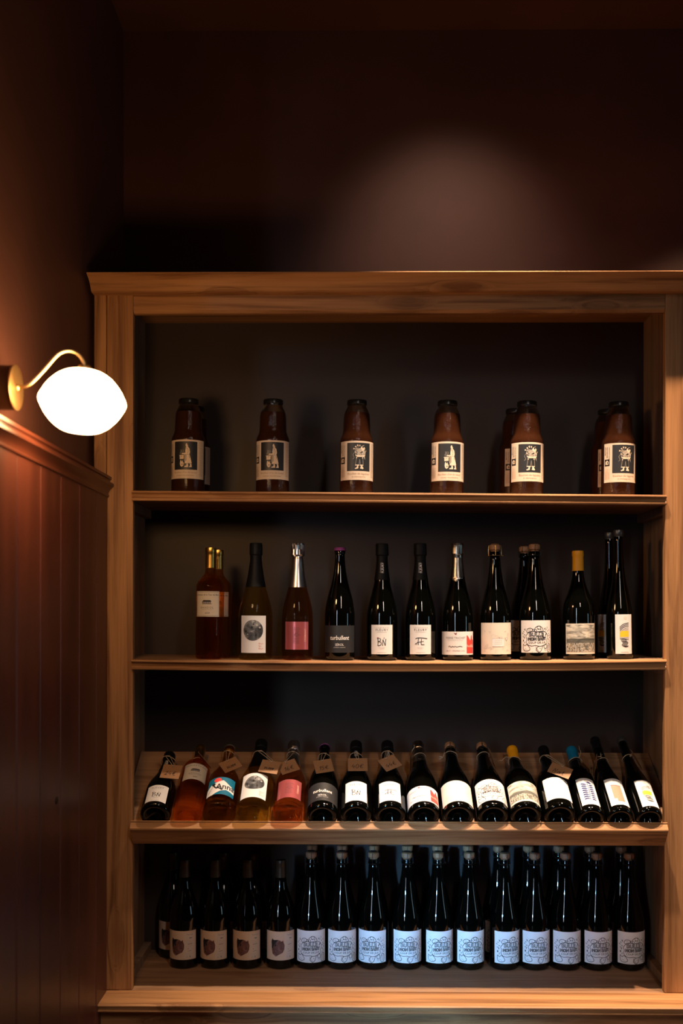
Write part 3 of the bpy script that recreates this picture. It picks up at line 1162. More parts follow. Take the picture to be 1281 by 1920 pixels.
def art_storm():
    a = Art()
    a.rect(-47, 40, 47, 82, 'storm_sky')
    a.rect(-47, 29, 47, 42, 'storm_hill', 2)
    a.rect(-47, 6, 47, 31, 'storm_field', 3)
    a.poly([(-47, 41), (-30, 44), (-10, 42.5), (12, 45), (30, 43), (47, 42), (47, 40), (-47, 40)], 'storm_hill', 2)
    return a


def art_waves():
    a = Art()
    a.disc(3, 100, 4.5, 'paper_ivory', 1)
    for i in range(4):
        a.curve([(-13 + 0.3 * i, 74 - 4.6 * i), (-4, 82 - 4.4 * i), (5, 85 - 4.2 * i), (13, 86 - 4.2 * i)], 1.6, 'ink' if i < 3 else 'ink_light')
    a.poly([(-13, 62), (-6, 68), (4, 70), (13, 70), (13, 66), (-13, 60)], 'ink_light')
    a.rect(-13, 47, 13, 64, 'ink_yellow', 2)
    a.rect(-13, 42, 13, 47, 'ink_light', 2)
    for i in range(5):
        o = i * 3.4
        a.curve([(-6 + o * 0.9, 42), (-8 + o * 0.9, 36), (-3 + o, 31), (-7 + o, 25), (0 + o * 0.7, 20), (6 + o * 0.4, 19 + i)], 1.5, 'ink', 3)
    a.curve([(-12, 41), (-2, 43), (6, 39), (13, 40)], 1.3, 'ink', 3)
    a.stroke([(-10, 5), (12, 5)], 1.4, 'ink_light')
    return a


def art_salmon():
    a = Art()
    a.rect(-4, 100, 8, 106, 'ink_light')
    a.rect(-14, 26, 14, 80, 'ink_salmon')
    a.stroke([(-14, 82), (15, 82)], 3, 'ink_coral')
    a.stroke([(-14, 86), (15, 86)], 1.2, 'ink_grey')
    a.rect(-6, 14, 14, 40, 'ink_salmon', 2)
    return a


def art_leaf():
    a = Art()
    a.rect(-4, 96, 8, 104, 'ink_light')
    a.curve([(2, 90), (3, 60), (-1, 20)], 1.6, 'ink_blue')
    for i in range(8):
        v = 86 - i * 8.5
        a.poly([(2, v - 5), (-5, v + 1.5), (-14, v + 4 - i * 0.6), (-17, v - i), (-8, v - 4.6)], 'ink_blue')
        a.poly([(3, v - 7), (9, v - 1.5), (17, v - i * 0.6), (18, v - 4.5 - i * 0.6), (10, v - 8)], 'ink_blue')
    a.poly([(-2, 94), (8, 97), (17, 90), (8, 88)], 'ink_blue')
    return a


def art_plain():
    a = Art()
    a.curve([(-18, 48), (-13, 51), (-8, 47), (-3, 50), (3, 47), (9, 50), (17, 48)], 0.9, 'ink_light')
    a.curve([(-15, 40), (-8, 42), (0, 39), (8, 42), (15, 40)], 0.8, 'ink_light')
    a.stroke([(-16, 33), (16, 33)], 0.6, 'ink_light')
    return a


def art_peak():
    a = Art()
    a.rect(-42, 0, 42, 74, 'ink_teal')
    a.disc(-10, 62, 11, 'ink_coral', 2, ry=9)
    a.poly([(-42, 30), (-24, 48), (-12, 52), (6, 60), (22, 46), (42, 34), (42, 12), (20, 8), (0, 14), (-20, 0), (-42, 0)], 'paper', 3)
    a.poly([(-20, 0), (0, 14), (16, 20), (42, 14), (42, 6), (20, 5), (5, 0)], 'ink_teal', 4)
    a.text('Anna', 14, 33, 30, 'ink', 5, bold=0.02, xs=0.85)
    a.poly([(-26, 46), (-20, 50), (-14, 46), (-16, 40), (-24, 38)], 'ink', 5)
    a.curve([(-20, 40), (-14, 30), (-4, 26), (2, 22)], 4.2, 'ink', 5)
    a.disc(4, 21, 3.4, 'ink', 5)
    a.curve([(-22, 34), (-28, 22), (-36, 8)], 1.2, 'ink', 5)
    a.stroke([(-36, 40), (-31, 42)], 1.4, 'ink_brown', 5)
    return a


def art_rock():
    a = Art()
    a.rect(12, 4, 44, 78, 'paper_tan_pale')
    a.poly([(-27, 30), (-24, 18), (-14, 11), (-4, 17), (6, 22), (11, 32), (12, 44), (9, 52), (8, 58), (3, 55), (-3, 59), (-13, 60), (-22, 57), (-25, 48)], 'rock')
    a.poly([(-27, 34), (-28, 54), (-25, 63), (-20, 59), (-6, 60), (-13, 54), (-20, 44), (-23, 34)], 'ink', 2)
    a.disc(-15, 44, 2.4, 'ink', 3, 8, 4)
    a.text('Terroir', 29, 73, 7, 'ink_grey')
    a.disc(31, 63, 5, 'ink_grey', 2, 10, 1.6)
    a.lines(16, 38, 48, 58, 3, 0.7, 'ink_light', seed=2)
    a.stroke([(22, 45), (36, 46)], 1.7, 'ink_grey')
    a.lines(16, 38, 34, 42, 2, 0.7, 'ink_light', seed=3)
    a.stroke([(22, 32), (25, 32)], 2.0, 'ink_grey')
    a.stroke([(22, 25), (34, 26)], 1.2, 'ink_grey')
    a.lines(16, 38, 12, 21, 3, 0.6, 'ink_light', seed=4)
    a.text('12%', 20, 8, 4.5, 'ink_grey')
    a.rect(28, 6, 30.5, 11, 'ink_grey', 2)
    return a


def jar_side(a):
    a.text('MAISON', -57, 88, 5.5, 'ink', rot=math.pi / 2, bold=0.01, spacing=1.15)
    a.text('BOUILLON', -50, 84, 5.5, 'ink', rot=math.pi / 2, bold=0.01, spacing=1.1)
    a.text('TROIS RACINES', -43, 80, 4.8, 'ink', rot=math.pi / 2, spacing=1.1)
    a.rect(-59, 46, -42, 65, 'ink')
    a.poly([(-55.5, 50), (-45.5, 50), (-45, 58), (-50, 62), (-56, 58)], 'ink_cream', 3)
    a.poly([(-50, 52), (-47, 53), (-47.5, 58), (-50.5, 57)], 'ink', 4)
    a.lines(-59, -42, 8, 40, 8, 0.7, 'ink_brown', seed=8, vertical=True)
    for i in range(26):
        v = 10 + i * 3.7
        a.stroke([(41, v), (55 - (i * 7 % 5), v)], 0.75, 'ink_brown')


def art_jar_cook():
    a = Art()
    jar_side(a)
    a.rect(-34, 25, 35, 104, 'ink_night')
    c, k = 'ink_cream', 'ink_night'
    # head with tied hair, in profile
    a.disc(5, 94, 3.8, c, 3, 14, 4.6)
    a.poly([(2.4, 92), (1.0, 90.6), (3, 89)], c, 3)
    a.poly([(5, 99.5), (9.6, 97), (9.5, 91), (7, 93), (5.5, 97)], k, 4)
    a.poly([(3.5, 90), (8, 90), (8.5, 86), (3.5, 86)], c, 3)
    # blouse and arm, reaching to the pot
    a.poly([(2, 88), (8, 88.5), (12, 84), (13.5, 74), (12, 68), (2, 68), (0.5, 76)], c, 3)
    a.poly([(-9.5, 68), (-9, 71), (2, 72), (6, 80), (9.5, 79), (7, 69), (3, 67.5)], c, 4)
    a.curve([(3.2, 85), (7, 83), (8.5, 76), (6, 70)], 0.7, k, 5)
    # skirt, checked cloth, legs and shoes
    a.poly([(2, 67), (12, 67.5), (15, 58), (18.5, 43), (-1, 42.5), (1, 55)], c, 3)
    a.curve([(11, 64), (13, 57)], 0.8, k, 4)
    for i in range(9):
        for j in range(3):
            if (i + j) % 2 == 0:
                a.rect(-2 + j * 2, 49 + i * 2, 0 + j * 2, 51 + i * 2, 'ink_cream', 3)
            else:
                a.rect(-2 + j * 2, 49 + i * 2, 0 + j * 2, 51 + i * 2, k, 4)
    a.poly([(4, 42), (8, 42), (8.5, 35), (9, 32), (-2.5, 32), (-1, 34.5), (4, 36.5)], c, 3)
    a.poly([(13, 42), (17.5, 42), (18, 35), (19, 32), (11, 32), (12.5, 35), (14.5, 37)], c, 3)
    # pot on a little stove with a flame
    a.poly([(-16, 66), (-4, 66), (-4, 55), (-15.5, 54)], c, 3)
    a.stroke([(-17.5, 65), (-2.5, 65)], 1.2, c, 4)
    a.rect(-12, 61.5, -8, 62.5, k, 4)
    a.poly([(-14, 50), (-13, 46), (-15, 41), (-13, 35), (-9, 32.5), (-5, 36), (-3.5, 43), (-6, 46), (-7, 51), (-9.5, 47), (-12, 52)], c, 3)
    a.poly([(-10, 41), (-6.5, 41), (-8, 36.5)], k, 4)
    for u in (-13, -10, -6):
        a.curve([(u, 68), (u - 1.6, 72), (u + 1.2, 76), (u - 0.6, 81)], 0.8, 'ink_silver', 3)
    a.text("Bouillon d'os de boeuf", 0, 17.5, 7.6, 'ink_brown', xs=1.0)
    a.text('recette réconfortante', 0, 9, 6.2, 'ink_brown', xs=0.95)
    return a


def art_jar_roots():
    a = Art()
    jar_side(a)
    a.rect(-34, 25, 35, 104, 'ink_night')
    c, k, g = 'ink_cream', 'ink_night', 'ink_silver'
    r = random.Random(4)
    # an armful of vegetables on a pair of legs
    a.poly([(-9, 66), (16, 66), (19, 74), (17, 84), (9, 86), (-2, 90), (-10, 88), (-12, 78)], g, 3)
    for i in range(26):
        u, v = r.uniform(-11, 18), r.uniform(68, 92)
        a.curve([(u, v), (u + r.uniform(-4, 4), v + r.uniform(0, 5)), (u + r.uniform(-5, 5), v + r.uniform(2, 7))], 1.0, c if i % 2 else k, 5, n=3)
    for (u, v, t) in ((-6, 90, 2.1), (-2, 93, 1.7), (2, 92, 1.2), (-10, 86, 2.6)):
        for q in range(3):
            a.stroke([(u, v), (u + 6 * math.cos(t + q * 0.3), v + 6 * math.sin(t + q * 0.3))], 1.0, c, 4)
    a.poly([(4, 88), (8, 94), (12, 88), (15, 93), (18, 84), (11, 82)], c, 4)
    a.disc(8, 78, 3.4, k, 5, 8, 2.2)
    a.poly([(-10, 69), (-4, 64), (16, 65), (19, 71), (8, 68), (-2, 69)], c, 5)
    a.poly([(15, 66), (19, 55), (17, 66)], g, 4)
    a.poly([(13, 66), (17, 58), (16, 66)], g, 4)
    a.curve([(-13, 76), (-16, 70), (-13, 62), (-17, 58)], 0.8, g, 4)
    a.stroke([(-6, 64), (-9.5, 42)], 0.8, g, 4)
    a.stroke([(11.5, 64), (12.5, 42)], 0.8, g, 4)
    a.stroke([(2.5, 58), (0.5, 42)], 0.7, g, 4)
    a.stroke([(2.5, 58), (4.5, 42)], 0.7, g, 4)
    a.rect(-7.5, 60, -5, 64, c, 4)
    a.rect(9.5, 60, 12, 64, c, 4)
    a.rect(-10, 40, 1.5, 42.5, c, 4)
    a.rect(3.5, 40, 13, 42.5, c, 4)
    a.poly([(-4, 40), (-1, 40), (-1.5, 32), (-9, 30), (-11.5, 32), (-6, 35)], c, 4)
    a.poly([(6, 40), (9, 40), (14, 32.5), (11.5, 30.5), (3.5, 32), (5, 35)], c, 4)
    a.text('Bouillon de légumes', 0, 17.5, 7.6, 'ink_brown', xs=1.05)
    a.text('et champignons', 0, 9, 6.2, 'ink_brown', xs=1.0)
    return a


# ------------------------------------------------------------------ bottles
def body_profile(R, shoulder, lip_r, H):
    """glass outline with a punt in the base; shoulder = (r, z) points above the straight wall"""
    base = [(0, 0.024), (R * 0.22, 0.022), (R * 0.45, 0.013), (R * 0.66, 0.0025), (R * 0.76, 0.0), (R * 0.88, 0.0006), (R * 0.965, 0.004), (R, 0.011)]
    sm = [(v[0], v[1]) for v in spline([(R, shoulder[0][1] - 0.03)] + list(shoulder), 4)]
    top = [(lip_r - 0.001, H - 0.014), (lip_r + 0.0012, H - 0.013), (lip_r + 0.0015, H - 0.006), (lip_r + 0.0003, H - 0.004), (lip_r, H - 0.001), (lip_r - 0.002, H), (0, H)]
    return base + sm + top


CHAMP = lambda R: [(R, 0.105), (0.985 * R, 0.128), (0.90 * R, 0.153), (0.74 * R, 0.180), (0.585 * R, 0.206), (0.475 * R, 0.231), (0.385 * R, 0.260), (0.0150, 0.287)]
SHAPES = {
    'sparkling': dict(R=0.0440, H=0.306, lip=0.0142, sh=CHAMP(0.0440)),
    'wide': dict(R=0.0485, H=0.306, lip=0.0145, sh=CHAMP(0.0485)),
    'crown': dict(R=0.0425, H=0.314, lip=0.0142, sh=[(0.0425, 0.12), (0.0418, 0.138), (0.0375, 0.166), (0.0310, 0.192), (0.0235, 0.220), (0.0175, 0.250), (0.0142, 0.282), (0.0138, 0.298)]),
    'square': dict(R=0.0395, H=0.314, lip=0.0134, sh=[(0.0395, 0.195), (0.0388, 0.207), (0.0345, 0.219), (0.0250, 0.230), (0.0172, 0.240), (0.0145, 0.255), (0.0138, 0.298)]),
    'round': dict(R=0.0450, H=0.305, lip=0.0138, sh=[(0.0450, 0.105), (0.0445, 0.130), (0.0410, 0.158), (0.0300, 0.186), (0.0205, 0.215), (0.0155, 0.243), (0.0142, 0.290)]),
    'flute': dict(R=0.0375, H=0.362, lip=0.0122, sh=[(0.0375, 0.095), (0.0365, 0.125), (0.0320, 0.158), (0.0250, 0.192), (0.0180, 0.232), (0.0140, 0.275), (0.0125, 0.345)]),
    'thin': dict(R=0.0380, H=0.312, lip=0.0138, sh=[(0.0380, 0.15), (0.0372, 0.168), (0.0330, 0.192), (0.0262, 0.214), (0.0195, 0.238), (0.0155, 0.264), (0.0142, 0.296)]),
    'slim': dict(R=0.0435, H=0.312, lip=0.0138, sh=[(0.0435, 0.13), (0.0430, 0.150), (0.0380, 0.178), (0.0290, 0.205), (0.0200, 0.232), (0.0155, 0.262), (0.0142, 0.296)]),
}
_lathe_cache = {}


def lathe_mesh(name, prof, seg=40, sharp=40, jitter=None, key=None):
    bm = lathe_bm(prof, seg, jitter)
    me = bpy.data.meshes.new(name)
    bm.to_mesh(me)
    bm.free()
    for p in me.polygons:
        p.use_smooth = True
    me.set_sharp_from_angle(angle=math.radians(sharp))
    return me


def profile_r(prof, z):
    best = [(r, q) for r, q in prof if q > 0.011]
    for (r0, z0), (r1, z1) in zip(best, best[1:]):
        if z0 <= z <= z1 and z1 > z0:
            return r0 + (r1 - r0) * (z - z0) / (z1 - z0)
    return best[-2][0]


def capsule(root, prof, z0, H, mat, name='capsule', over=0.0007, ringed=True, top_r=None, bulge=0.0, crumple=0.0, zb=None):
    """a sleeve that follows the neck from z0 to just over the lip"""
    zs_ = [z0 + (H - 0.016 - z0) * i / 8 for i in range(9)]
    pr = [(profile_r(prof, z0) - 0.001, z0)] + [(profile_r(prof, z) + over, z) for z in zs_]
    lip = profile_r(prof, H - 0.009) + over
    if bulge:
        zb = zb or (H - 0.012)
        pr = [(profile_r(prof, z0) - 0.001, z0)] + [(profile_r(prof, z) + over, z) for z in [z0 + (zb - z0) * i / 8 for i in range(9)]]
        q = H + 0.024
        pr += [(bulge * 0.95, zb + 0.001), (bulge, zb + 0.004), (bulge * 0.97, zb + 0.02), (bulge * 0.98, q - 0.006), (bulge * 0.9, q - 0.001), (bulge * 0.6, q), (0, q)]
    else:
        pr += [(lip, H - 0.0135), (lip, H - 0.004), (lip - 0.0008, H + 0.0005), (lip - 0.003, H + 0.001), (0, H + 0.001)]
    jit = None
    if crumple:
        rr = random.Random(9)
        tab = [[rr.uniform(-1, 1) for _ in range(64)] for _ in range(64)]

        def jit(r, z, i, seg):
            if bulge and z > zb:
                row = int(z * 400) % 64
                return r + crumple * tab[row][(i * 3) % 64], z + crumple * 0.6 * tab[(row + 7) % 64][i % 64]
            return r, z
    me = lathe_mesh(name, pr, 32, 35 if not crumple else 12, jit)
    return link_mesh(name, me, mat, root)


def cork_top(root, H, lip, cage_mat, dark=False):
    pr = [(0, H - 0.002), (lip - 0.003, H - 0.002), (lip - 0.003, H + 0.002), (lip + 0.0015, H + 0.005), (lip + 0.002, H + 0.014), (lip + 0.001, H + 0.018), (lip - 0.004, H + 0.0205), (0, H + 0.021)]
    link_mesh('cork', lathe_mesh('cork', pr, 28, 40), 'cork', root)
    bm = bmesh.new()
    zr = H - 0.012
    rr = lip + 0.0035
    ring = [(rr * math.cos(2 * math.pi * i / 24), rr * math.sin(2 * math.pi * i / 24), zr) for i in range(25)]
    tube_bm(ring, 0.0008, 6, bm)
    for q in range(4):
        a = math.pi / 4 + q * math.pi / 2 + 0.7854
        c, s = math.cos(a), math.sin(a)
        tube_bm([(rr * c, rr * s, zr), ((lip + 0.004) * c, (lip + 0.004) * s, H + 0.004), ((lip + 0.0030) * c, (lip + 0.0030) * s, H + 0.016), (0.006 * c, 0.006 * s, H + 0.0218)], 0.0008, 6, bm)
    tube_bm([(rr, 0, zr), (rr + 0.004, 0.001, zr + 0.001), (rr + 0.006, 0, zr - 0.001)], 0.001, 6, bm)
    b2 = lathe_bm([(0, H + 0.021), (0.0105, H + 0.021), (0.011, H + 0.022), (0, H + 0.023)], 20)
    me2 = bpy.data.meshes.new('tmp')
    b2.to_mesh(me2)
    b2.free()
    bm.from_mesh(me2)
    bpy.data.meshes.remove(me2)
    me = bpy.data.meshes.new('wire_cage')
    bm.to_mesh(me)
    bm.free()
    link_mesh('wire_cage', me, cage_mat, root)


def crown_top(root, H, lip, mat):
    def jit(r, z, i, seg):
        return (r + (0.0009 if i % 2 else 0), z) if z < H + 0.002 else (r, z)
    pr = [(0, H + 0.0005), (lip - 0.001, H + 0.0003), (lip + 0.0022, H - 0.005), (lip + 0.0028, H - 0.0045), (lip + 0.0012, H + 0.0015), (lip - 0.001, H + 0.0042), (0, H + 0.005)]
    link_mesh('crown_cap', lathe_mesh('crown_cap', pr, 42, 40, jit), mat, root)


KINDS = {}


def kind(key, shape, glass, top, paper, size, z0, art, name='wine_bottle', turn=0):
    KINDS[key] = dict(shape=shape, glass=glass, top=top, paper=paper, size=size, z0=z0, art=art, name=name, turn=turn)


kind('BN', 'sparkling', 'black_glass', 'foil_black', 'paper', (64, 82), 0.018, lambda: art_initials('BN'))
kind('FE', 'sparkling', 'black_glass', 'foil_black', 'paper', (64, 82), 0.018, lambda: art_initials('FE'))
kind('estate', 'square', 'rose_glass', 'gold', 'paper_ivory', (74, 71), 0.120, art_estate)
kind('moon', 'wide', 'gold_glass', 'foil_black_plain', 'paper', (76, 104), 0.020, art_moon)
kind('pink', 'sparkling', 'pink_glass', 'silver', 'paper_pink', (72, 78), 0.030, art_pink)
kind('dark', 'crown', 'black_glass', 'crown_purple', 'paper_black', (112, 76), 0.022, art_dark)
kind('family', 'sparkling', 'black_glass', 'pewter', 'paper', (130, 65), 0.016, art_family)
kind('sketch', 'sparkling', 'black_glass', 'cork_gold', 'paper_ivory', (108, 88), 0.017, art_sketch)
kind('doodle', 'sparkling', 'black_glass', 'cork_dark', 'paper', (104, 90), 0.021, art_doodle)
kind('storm', 'round', 'black_glass', 'yellow', 'paper_ivory', (98, 85), 0.016, art_storm)
kind('waves', 'flute', 'black_glass', 'cap_dark', 'paper', (50, 110), 0.015, art_waves)
kind('salmon', 'flute', 'black_glass', 'wax', 'paper', (56, 112), 0.020, art_salmon)
kind('leaf', 'thin', 'black_glass', 'blue', 'paper', (54, 112), 0.020, art_leaf)
kind('plain', 'round', 'black_glass', 'wax', 'paper', (80, 90), 0.028, art_plain)
kind('peak', 'round', 'olive_glass', 'crown_silver', 'paper', (84, 74), 0.040, art_peak)
kind('rock', 'slim', 'black_glass', 'olive', 'paper_tan', (100, 84), 0.028, art_rock)
_proto = {}


def build(key):
    k = KINDS[key]
    s = SHAPES[k['shape']]
    root = bpy.data.objects.new(k['name'], None)
    root.empty_display_size = 0.05
    COL.objects.link(root)
    prof = body_profile(s['R'], s['sh'], s['lip'], s['H'])
    link_mesh('glass_body', lathe_mesh('glass_body', prof, 48, 50), k['glass'], root)
    H, lip, top = s['H'], s['lip'], k['top']
    if top in ('foil_black', 'foil_black_plain'):
        z0 = 0.226 if top == 'foil_black' else 0.205
        cp_ = capsule(root, prof, z0, H, 'foil_black', 'foil', bulge=0.0185, crumple=0.0003)
        if top == 'foil_black':
            a = Art()
            a.text('FLEURY', 2.2, 14, 8.2, 'ink_white', rot=math.pi / 2, bold=0.02, spacing=1.1)
            a.text('CHAMPAGNE', -3.2, 14, 4.4, 'ink_light', rot=math.pi / 2, bold=0.02, spacing=1.1)
            me = a.mesh('neck_print', 0.0178, 0.246, 1.2)
            for v in me.vertices:      # follow the taper of the neck
                rn = profile_r(prof, min(v.co.z, 0.288)) + 0.0012
                q = math.hypot(v.co.x, v.co.y)
                v.co.x *= rn / q
                v.co.y *= rn / q
            link_mesh('print', me, 'ink_white', cp_)
    elif top == 'gold':
        capsule(root, prof, 0.258, H, 'foil_gold', 'capsule')
    elif top == 'yellow':
        capsule(root, prof, 0.249, H, 'foil_yellow', 'capsule', over=0.0012)
    elif top == 'blue':
        capsule(root, prof, 0.254, H, 'foil_blue', 'capsule', over=0.0012)
    elif top == 'olive':
        capsule(root, prof, 0.262, H, 'olive_capsule', 'capsule')
    elif top == 'cap_dark':
        capsule(root, prof, H - 0.018, H, 'cap_dark', 'cap')
    elif top == 'wax':
        capsule(root, prof, H - 0.055, H, 'wax', 'wax_seal', over=0.0012)
    elif top == 'silver':
        capsule(root, prof, 0.205, H, 'foil_silver', 'foil', bulge=0.0180, crumple=0.0022, zb=H - 0.014)
    elif top == 'pewter':
        f = capsule(root, prof, 0.234, H, 'foil_pewter', 'foil', bulge=0.0178, crumple=0.0009, zb=H - 0.010)
        a = Art()
        a.text('TRICHET', 0, 10, 5.5, 'ink', rot=math.pi / 2, spacing=1.2)
        me = a.mesh('neck_print', 0.0175, 0.252, 1.2)
        for v in me.vertices:
            rn = profile_r(prof, min(v.co.z, 0.288)) + 0.0012
            q = math.hypot(v.co.x, v.co.y)
            v.co.x *= rn / q
            v.co.y *= rn / q
        link_mesh('print', me, 'ink', f)
        # pointed tongue of the foil at the front
        bm = bmesh.new()
        rows = []
        for z, half in ((0.237, 1.0), (0.231, 0.72), (0.226, 0.40), (0.221, 0.04)):
            rn = profile_r(prof, z) + 0.0008
            rows.append([bm.verts.new((rn * math.sin(t * half * 1.3), -rn * math.cos(t * half * 1.3), z)) for t in (-1, -0.5, 0, 0.5, 1)])
        for ra, rb in zip(rows, rows[1:]):
            for i in range(4):
                bm.faces.new((rb[i], rb[i + 1], ra[i + 1], ra[i]))
        me = bpy.data.meshes.new('foil_tip')
        bm.to_mesh(me)
        bm.free()
        link_mesh('foil_tip', me, 'foil_pewter', root)
    elif top == 'cork_gold':
        cork_top(root, H, lip, 'wire_gold')
    elif top == 'cork_dark':
        cork_top(root, H, lip, 'wire_dark')
    elif top.startswith('crown'):
        crown_top(root, H, lip, top)
    if k['art']:
        wmm, hmm = k['size']
        lab = link_mesh('label', paper_mesh('label', s['R'], wmm, hmm, k['z0'], k['paper']), k['paper'], root)
        link_mesh('print', k['art']().mesh('print', s['R'], k['z0']), 'ink', lab)
    return root


def dup(root):
    r = root.copy()
    COL.objects.link(r)
    for ch in list(root.children):
        c = ch.copy()
        COL.objects.link(c)
        c.parent = r
        for g in list(ch.children):
            d2 = g.copy()
            COL.objects.link(d2)
            d2.parent = c
    return r


def bottle(key, label, group=None, cat='bottle'):
    if key not in _proto:
        _proto[key] = build(key)
        o = _proto[key]
    else:
        o = dup(_proto[key])
    o['label'] = label
    o['category'] = cat
    if group:
        o['group'] = group
    elif 'group' in o.keys():
        del o['group']
    return o


# jars of broth
JH, JR = 0.270, 0.047


def build_jar(art):
    root = bpy.data.objects.new('broth_jar', None)
    COL.objects.link(root)
    pr = [(0, 0.004), (JR * 0.7, 0.003), (JR * 0.86, 0.0), (JR * 0.95, 0.002), (JR, 0.008), (JR, 0.15), (JR, 0.154), (0.0455, 0.161), (0.0415, 0.170), (0.0385, 0.180), (0.0380, 0.195), (0.0372, 0.222), (0.0355, 0.232)]
    link_mesh('broth', lathe_mesh('broth', pr + [(0, 0.232)], 48, 50), 'broth', root)
    up = [(0, 0.2322), (0.0355, 0.2322), (0.0325, 0.240), (0.0290, 0.247), (0.0262, 0.252), (0.0258, 0.256), (0.0268, 0.258), (0.0258, 0.260), (0, 0.260)]
    link_mesh('glass_neck', lathe_mesh('glass_neck', up, 40, 40), 'jar_glass', root)
    lid = [(0, 0.2605), (0.0262, 0.2605), (0.0275, 0.257), (0.0282, 0.258), (0.0282, 0.267), (0.0270, 0.2698), (0.024, JH), (0.021, JH - 0.001), (0, JH - 0.0012)]
    link_mesh('lid', lathe_mesh('lid', lid, 40, 30), 'lid', root)
    lab = link_mesh('label', paper_mesh('label', JR, 124, 109, 0.040, 'paper_cream'), 'paper_cream', root)
    link_mesh('print', art().mesh('print', JR, 0.040), 'ink', lab)
    return root


_jar = {}


def jar(which, label, group='jars of broth on the top shelf'):
    if which not in _jar:
        _jar[which] = build_jar(art_jar_cook if which == 'cook' else art_jar_roots)
        o = _jar[which]
    else:
        o = dup(_jar[which])
    o['label'] = label
    o['category'] = 'jar'
    o['group'] = group
    return o


z1 = shelf_z(1)


def stand(o, zf, x, turn):
    """a thing stands square to the slope of its shelf"""
    sl = (zf(x + 0.045) - zf(x - 0.045)) / 0.09
    o.rotation_euler = (Matrix.Rotation(-math.atan(sl), 3, 'Y') @ Matrix.Rotation(math.radians(turn), 3, 'Z')).to_euler()


YJAR = 0.085
jars = [
    (352.5, 'cook', -2, YJAR, 'amber broth jar with cook picture, first from the left on the top shelf'),
    (511, 'cook', 2, YJAR, 'amber broth jar with cook picture, second from the left on the top shelf'),
    (668, 'roots', 8, YJAR, 'broth jar with vegetable figure picture, third jar along the top shelf'),
    (837.5, 'cook', 6, YJAR, 'broth jar with cook picture standing alone right of the shelf middle'),
    (987, 'roots', 4, YJAR, 'broth jar with vegetable figure picture, second front jar from the right post'),
    (1159, 'roots', 8, YJAR, 'broth jar with vegetable figure picture, nearest the right post'),
    (364, 'cook', 8, YJAR + 0.115, 'broth jar hidden behind the leftmost jar, label edge showing at right'),
    (965, 'roots', 30, YJAR + 0.115, 'broth jar peeking out behind the fifth front jar'),
    (1138, 'roots', 30, YJAR + 0.115, 'broth jar peeking out behind the jar nearest the right post'),
]
for px, which, turn, yy, lab in jars:
    o = jar(which, lab)
    x = P(px, 850, yy).x
    o.location = (x, yy, z1(x) + 0.0004)
    stand(o, z1, x, turn)

# ---- second shelf
z2 = shelf_z(2)
YS2 = 0.078
row2 = [
    (393, 'estate', -6, YS2, 'pale rose wine bottle with gold capsule and ivory estate label, front left'),
    (407.5, 'estate', 4, YS2 + 0.10, 'rose wine bottle with gold capsule half hidden behind its twin'),
    (478.5, 'moon', -3, YS2, 'golden sparkling wine bottle with moon label and long black foil, standing'),
    (557.5, 'pink', 0, YS2, 'rose sparkling bottle with crumpled silver foil and pink label, standing'),
    (637, 'dark', 0, YS2, 'dark bottle with purple crown cap and black label, standing on the second shelf'),
    (716.5, 'BN', -2, YS2, 'black foil champagne bottle standing upright, white label handwritten BN'),
    (788.5, 'FE', -3, YS2, 'black foil champagne bottle standing upright, white label handwritten FE'),
    (858.5, 'family', -14, YS2, 'champagne bottle with pewter foil and low white label, standing'),
    (929.5, 'sketch', -1, YS2, 'cork-topped bottle with gold wire cage and ivory sketch label, standing'),
    (1004, 'doodle', -2, YS2, 'cork-topped bottle with white doodle label standing at front of the second shelf'),
    (985.5, 'doodle', -30, YS2 + 0.10, 'cork-topped doodle label bottle half hidden behind its twin on the second shelf'),
    (1086, 'storm', 0, YS2, 'dark wine bottle with yellow capsule and stormy field label, standing'),
    (1163, 'waves', 6, YS2, 'tall slender bottle with yellow and wave label, nearest right post on the second shelf'),
    (1146, 'waves', -60, YS2 + 0.10, 'tall slender bottle mostly hidden behind another by the right post'),
]
for px, key, turn, yy, lab in row2:
    o = bottle(key, lab, 'bottles standing on the second shelf')
    x = P(px, 1180, yy).x
    o.location = (x, yy, z2(x) + 0.0004)
    stand(o, z2, x, turn)

# ---- sloping rack: sixteen bottles lying back, necks away
ROT = Matrix.Rotation(-(math.pi / 2 - TILT), 3, 'X')
lean = [
    (291, 'BN', 0, 'black bottle with BN label lying at the left end of the sloping rack'),
    (350.5, 'estate', 10, 'rose wine bottle with gold capsule lying on the sloping rack'),
    (410, 'peak', 0, 'bottle with teal mountain and red sun label lying on the sloping rack'),
    (474, 'moon', 0, 'golden wine bottle with moon label lying on the sloping rack'),
    (541, 'pink', 0, 'rose sparkling bottle with pink label lying on the sloping rack'),
    (604, 'dark', 0, 'dark bottle with black label lying on the sloping rack'),
    (668, 'BN', 0, 'black bottle with BN label lying near the middle of the sloping rack'),
    (732, 'FE', 0, 'black bottle with FE label lying on the sloping rack'),
    (795.5, 'family', -18, 'champagne bottle showing a red print beside white label, lying on the rack'),
    (860, 'sketch', 0, 'cork-topped bottle with pale sketch label lying on the sloping rack'),
    (925, 'doodle', 0, 'cork-topped bottle with doodle label lying on the sloping rack'),
    (986.5, 'storm', 0, 'bottle with yellow capsule and stormy field label lying on the rack'),
    (1050, 'plain', 4, 'black wax sealed bottle with plain white label lying on the rack'),
    (1108.5, 'leaf', 4, 'bottle with blue capsule and blue leaf label lying on the rack'),
    (1163, 'salmon', 6, 'black capped bottle with salmon block label lying on the rack'),
    (1218, 'waves', 8, 'slender bottle with yellow and wave label lying at right end of rack'),
]
lean_info = []
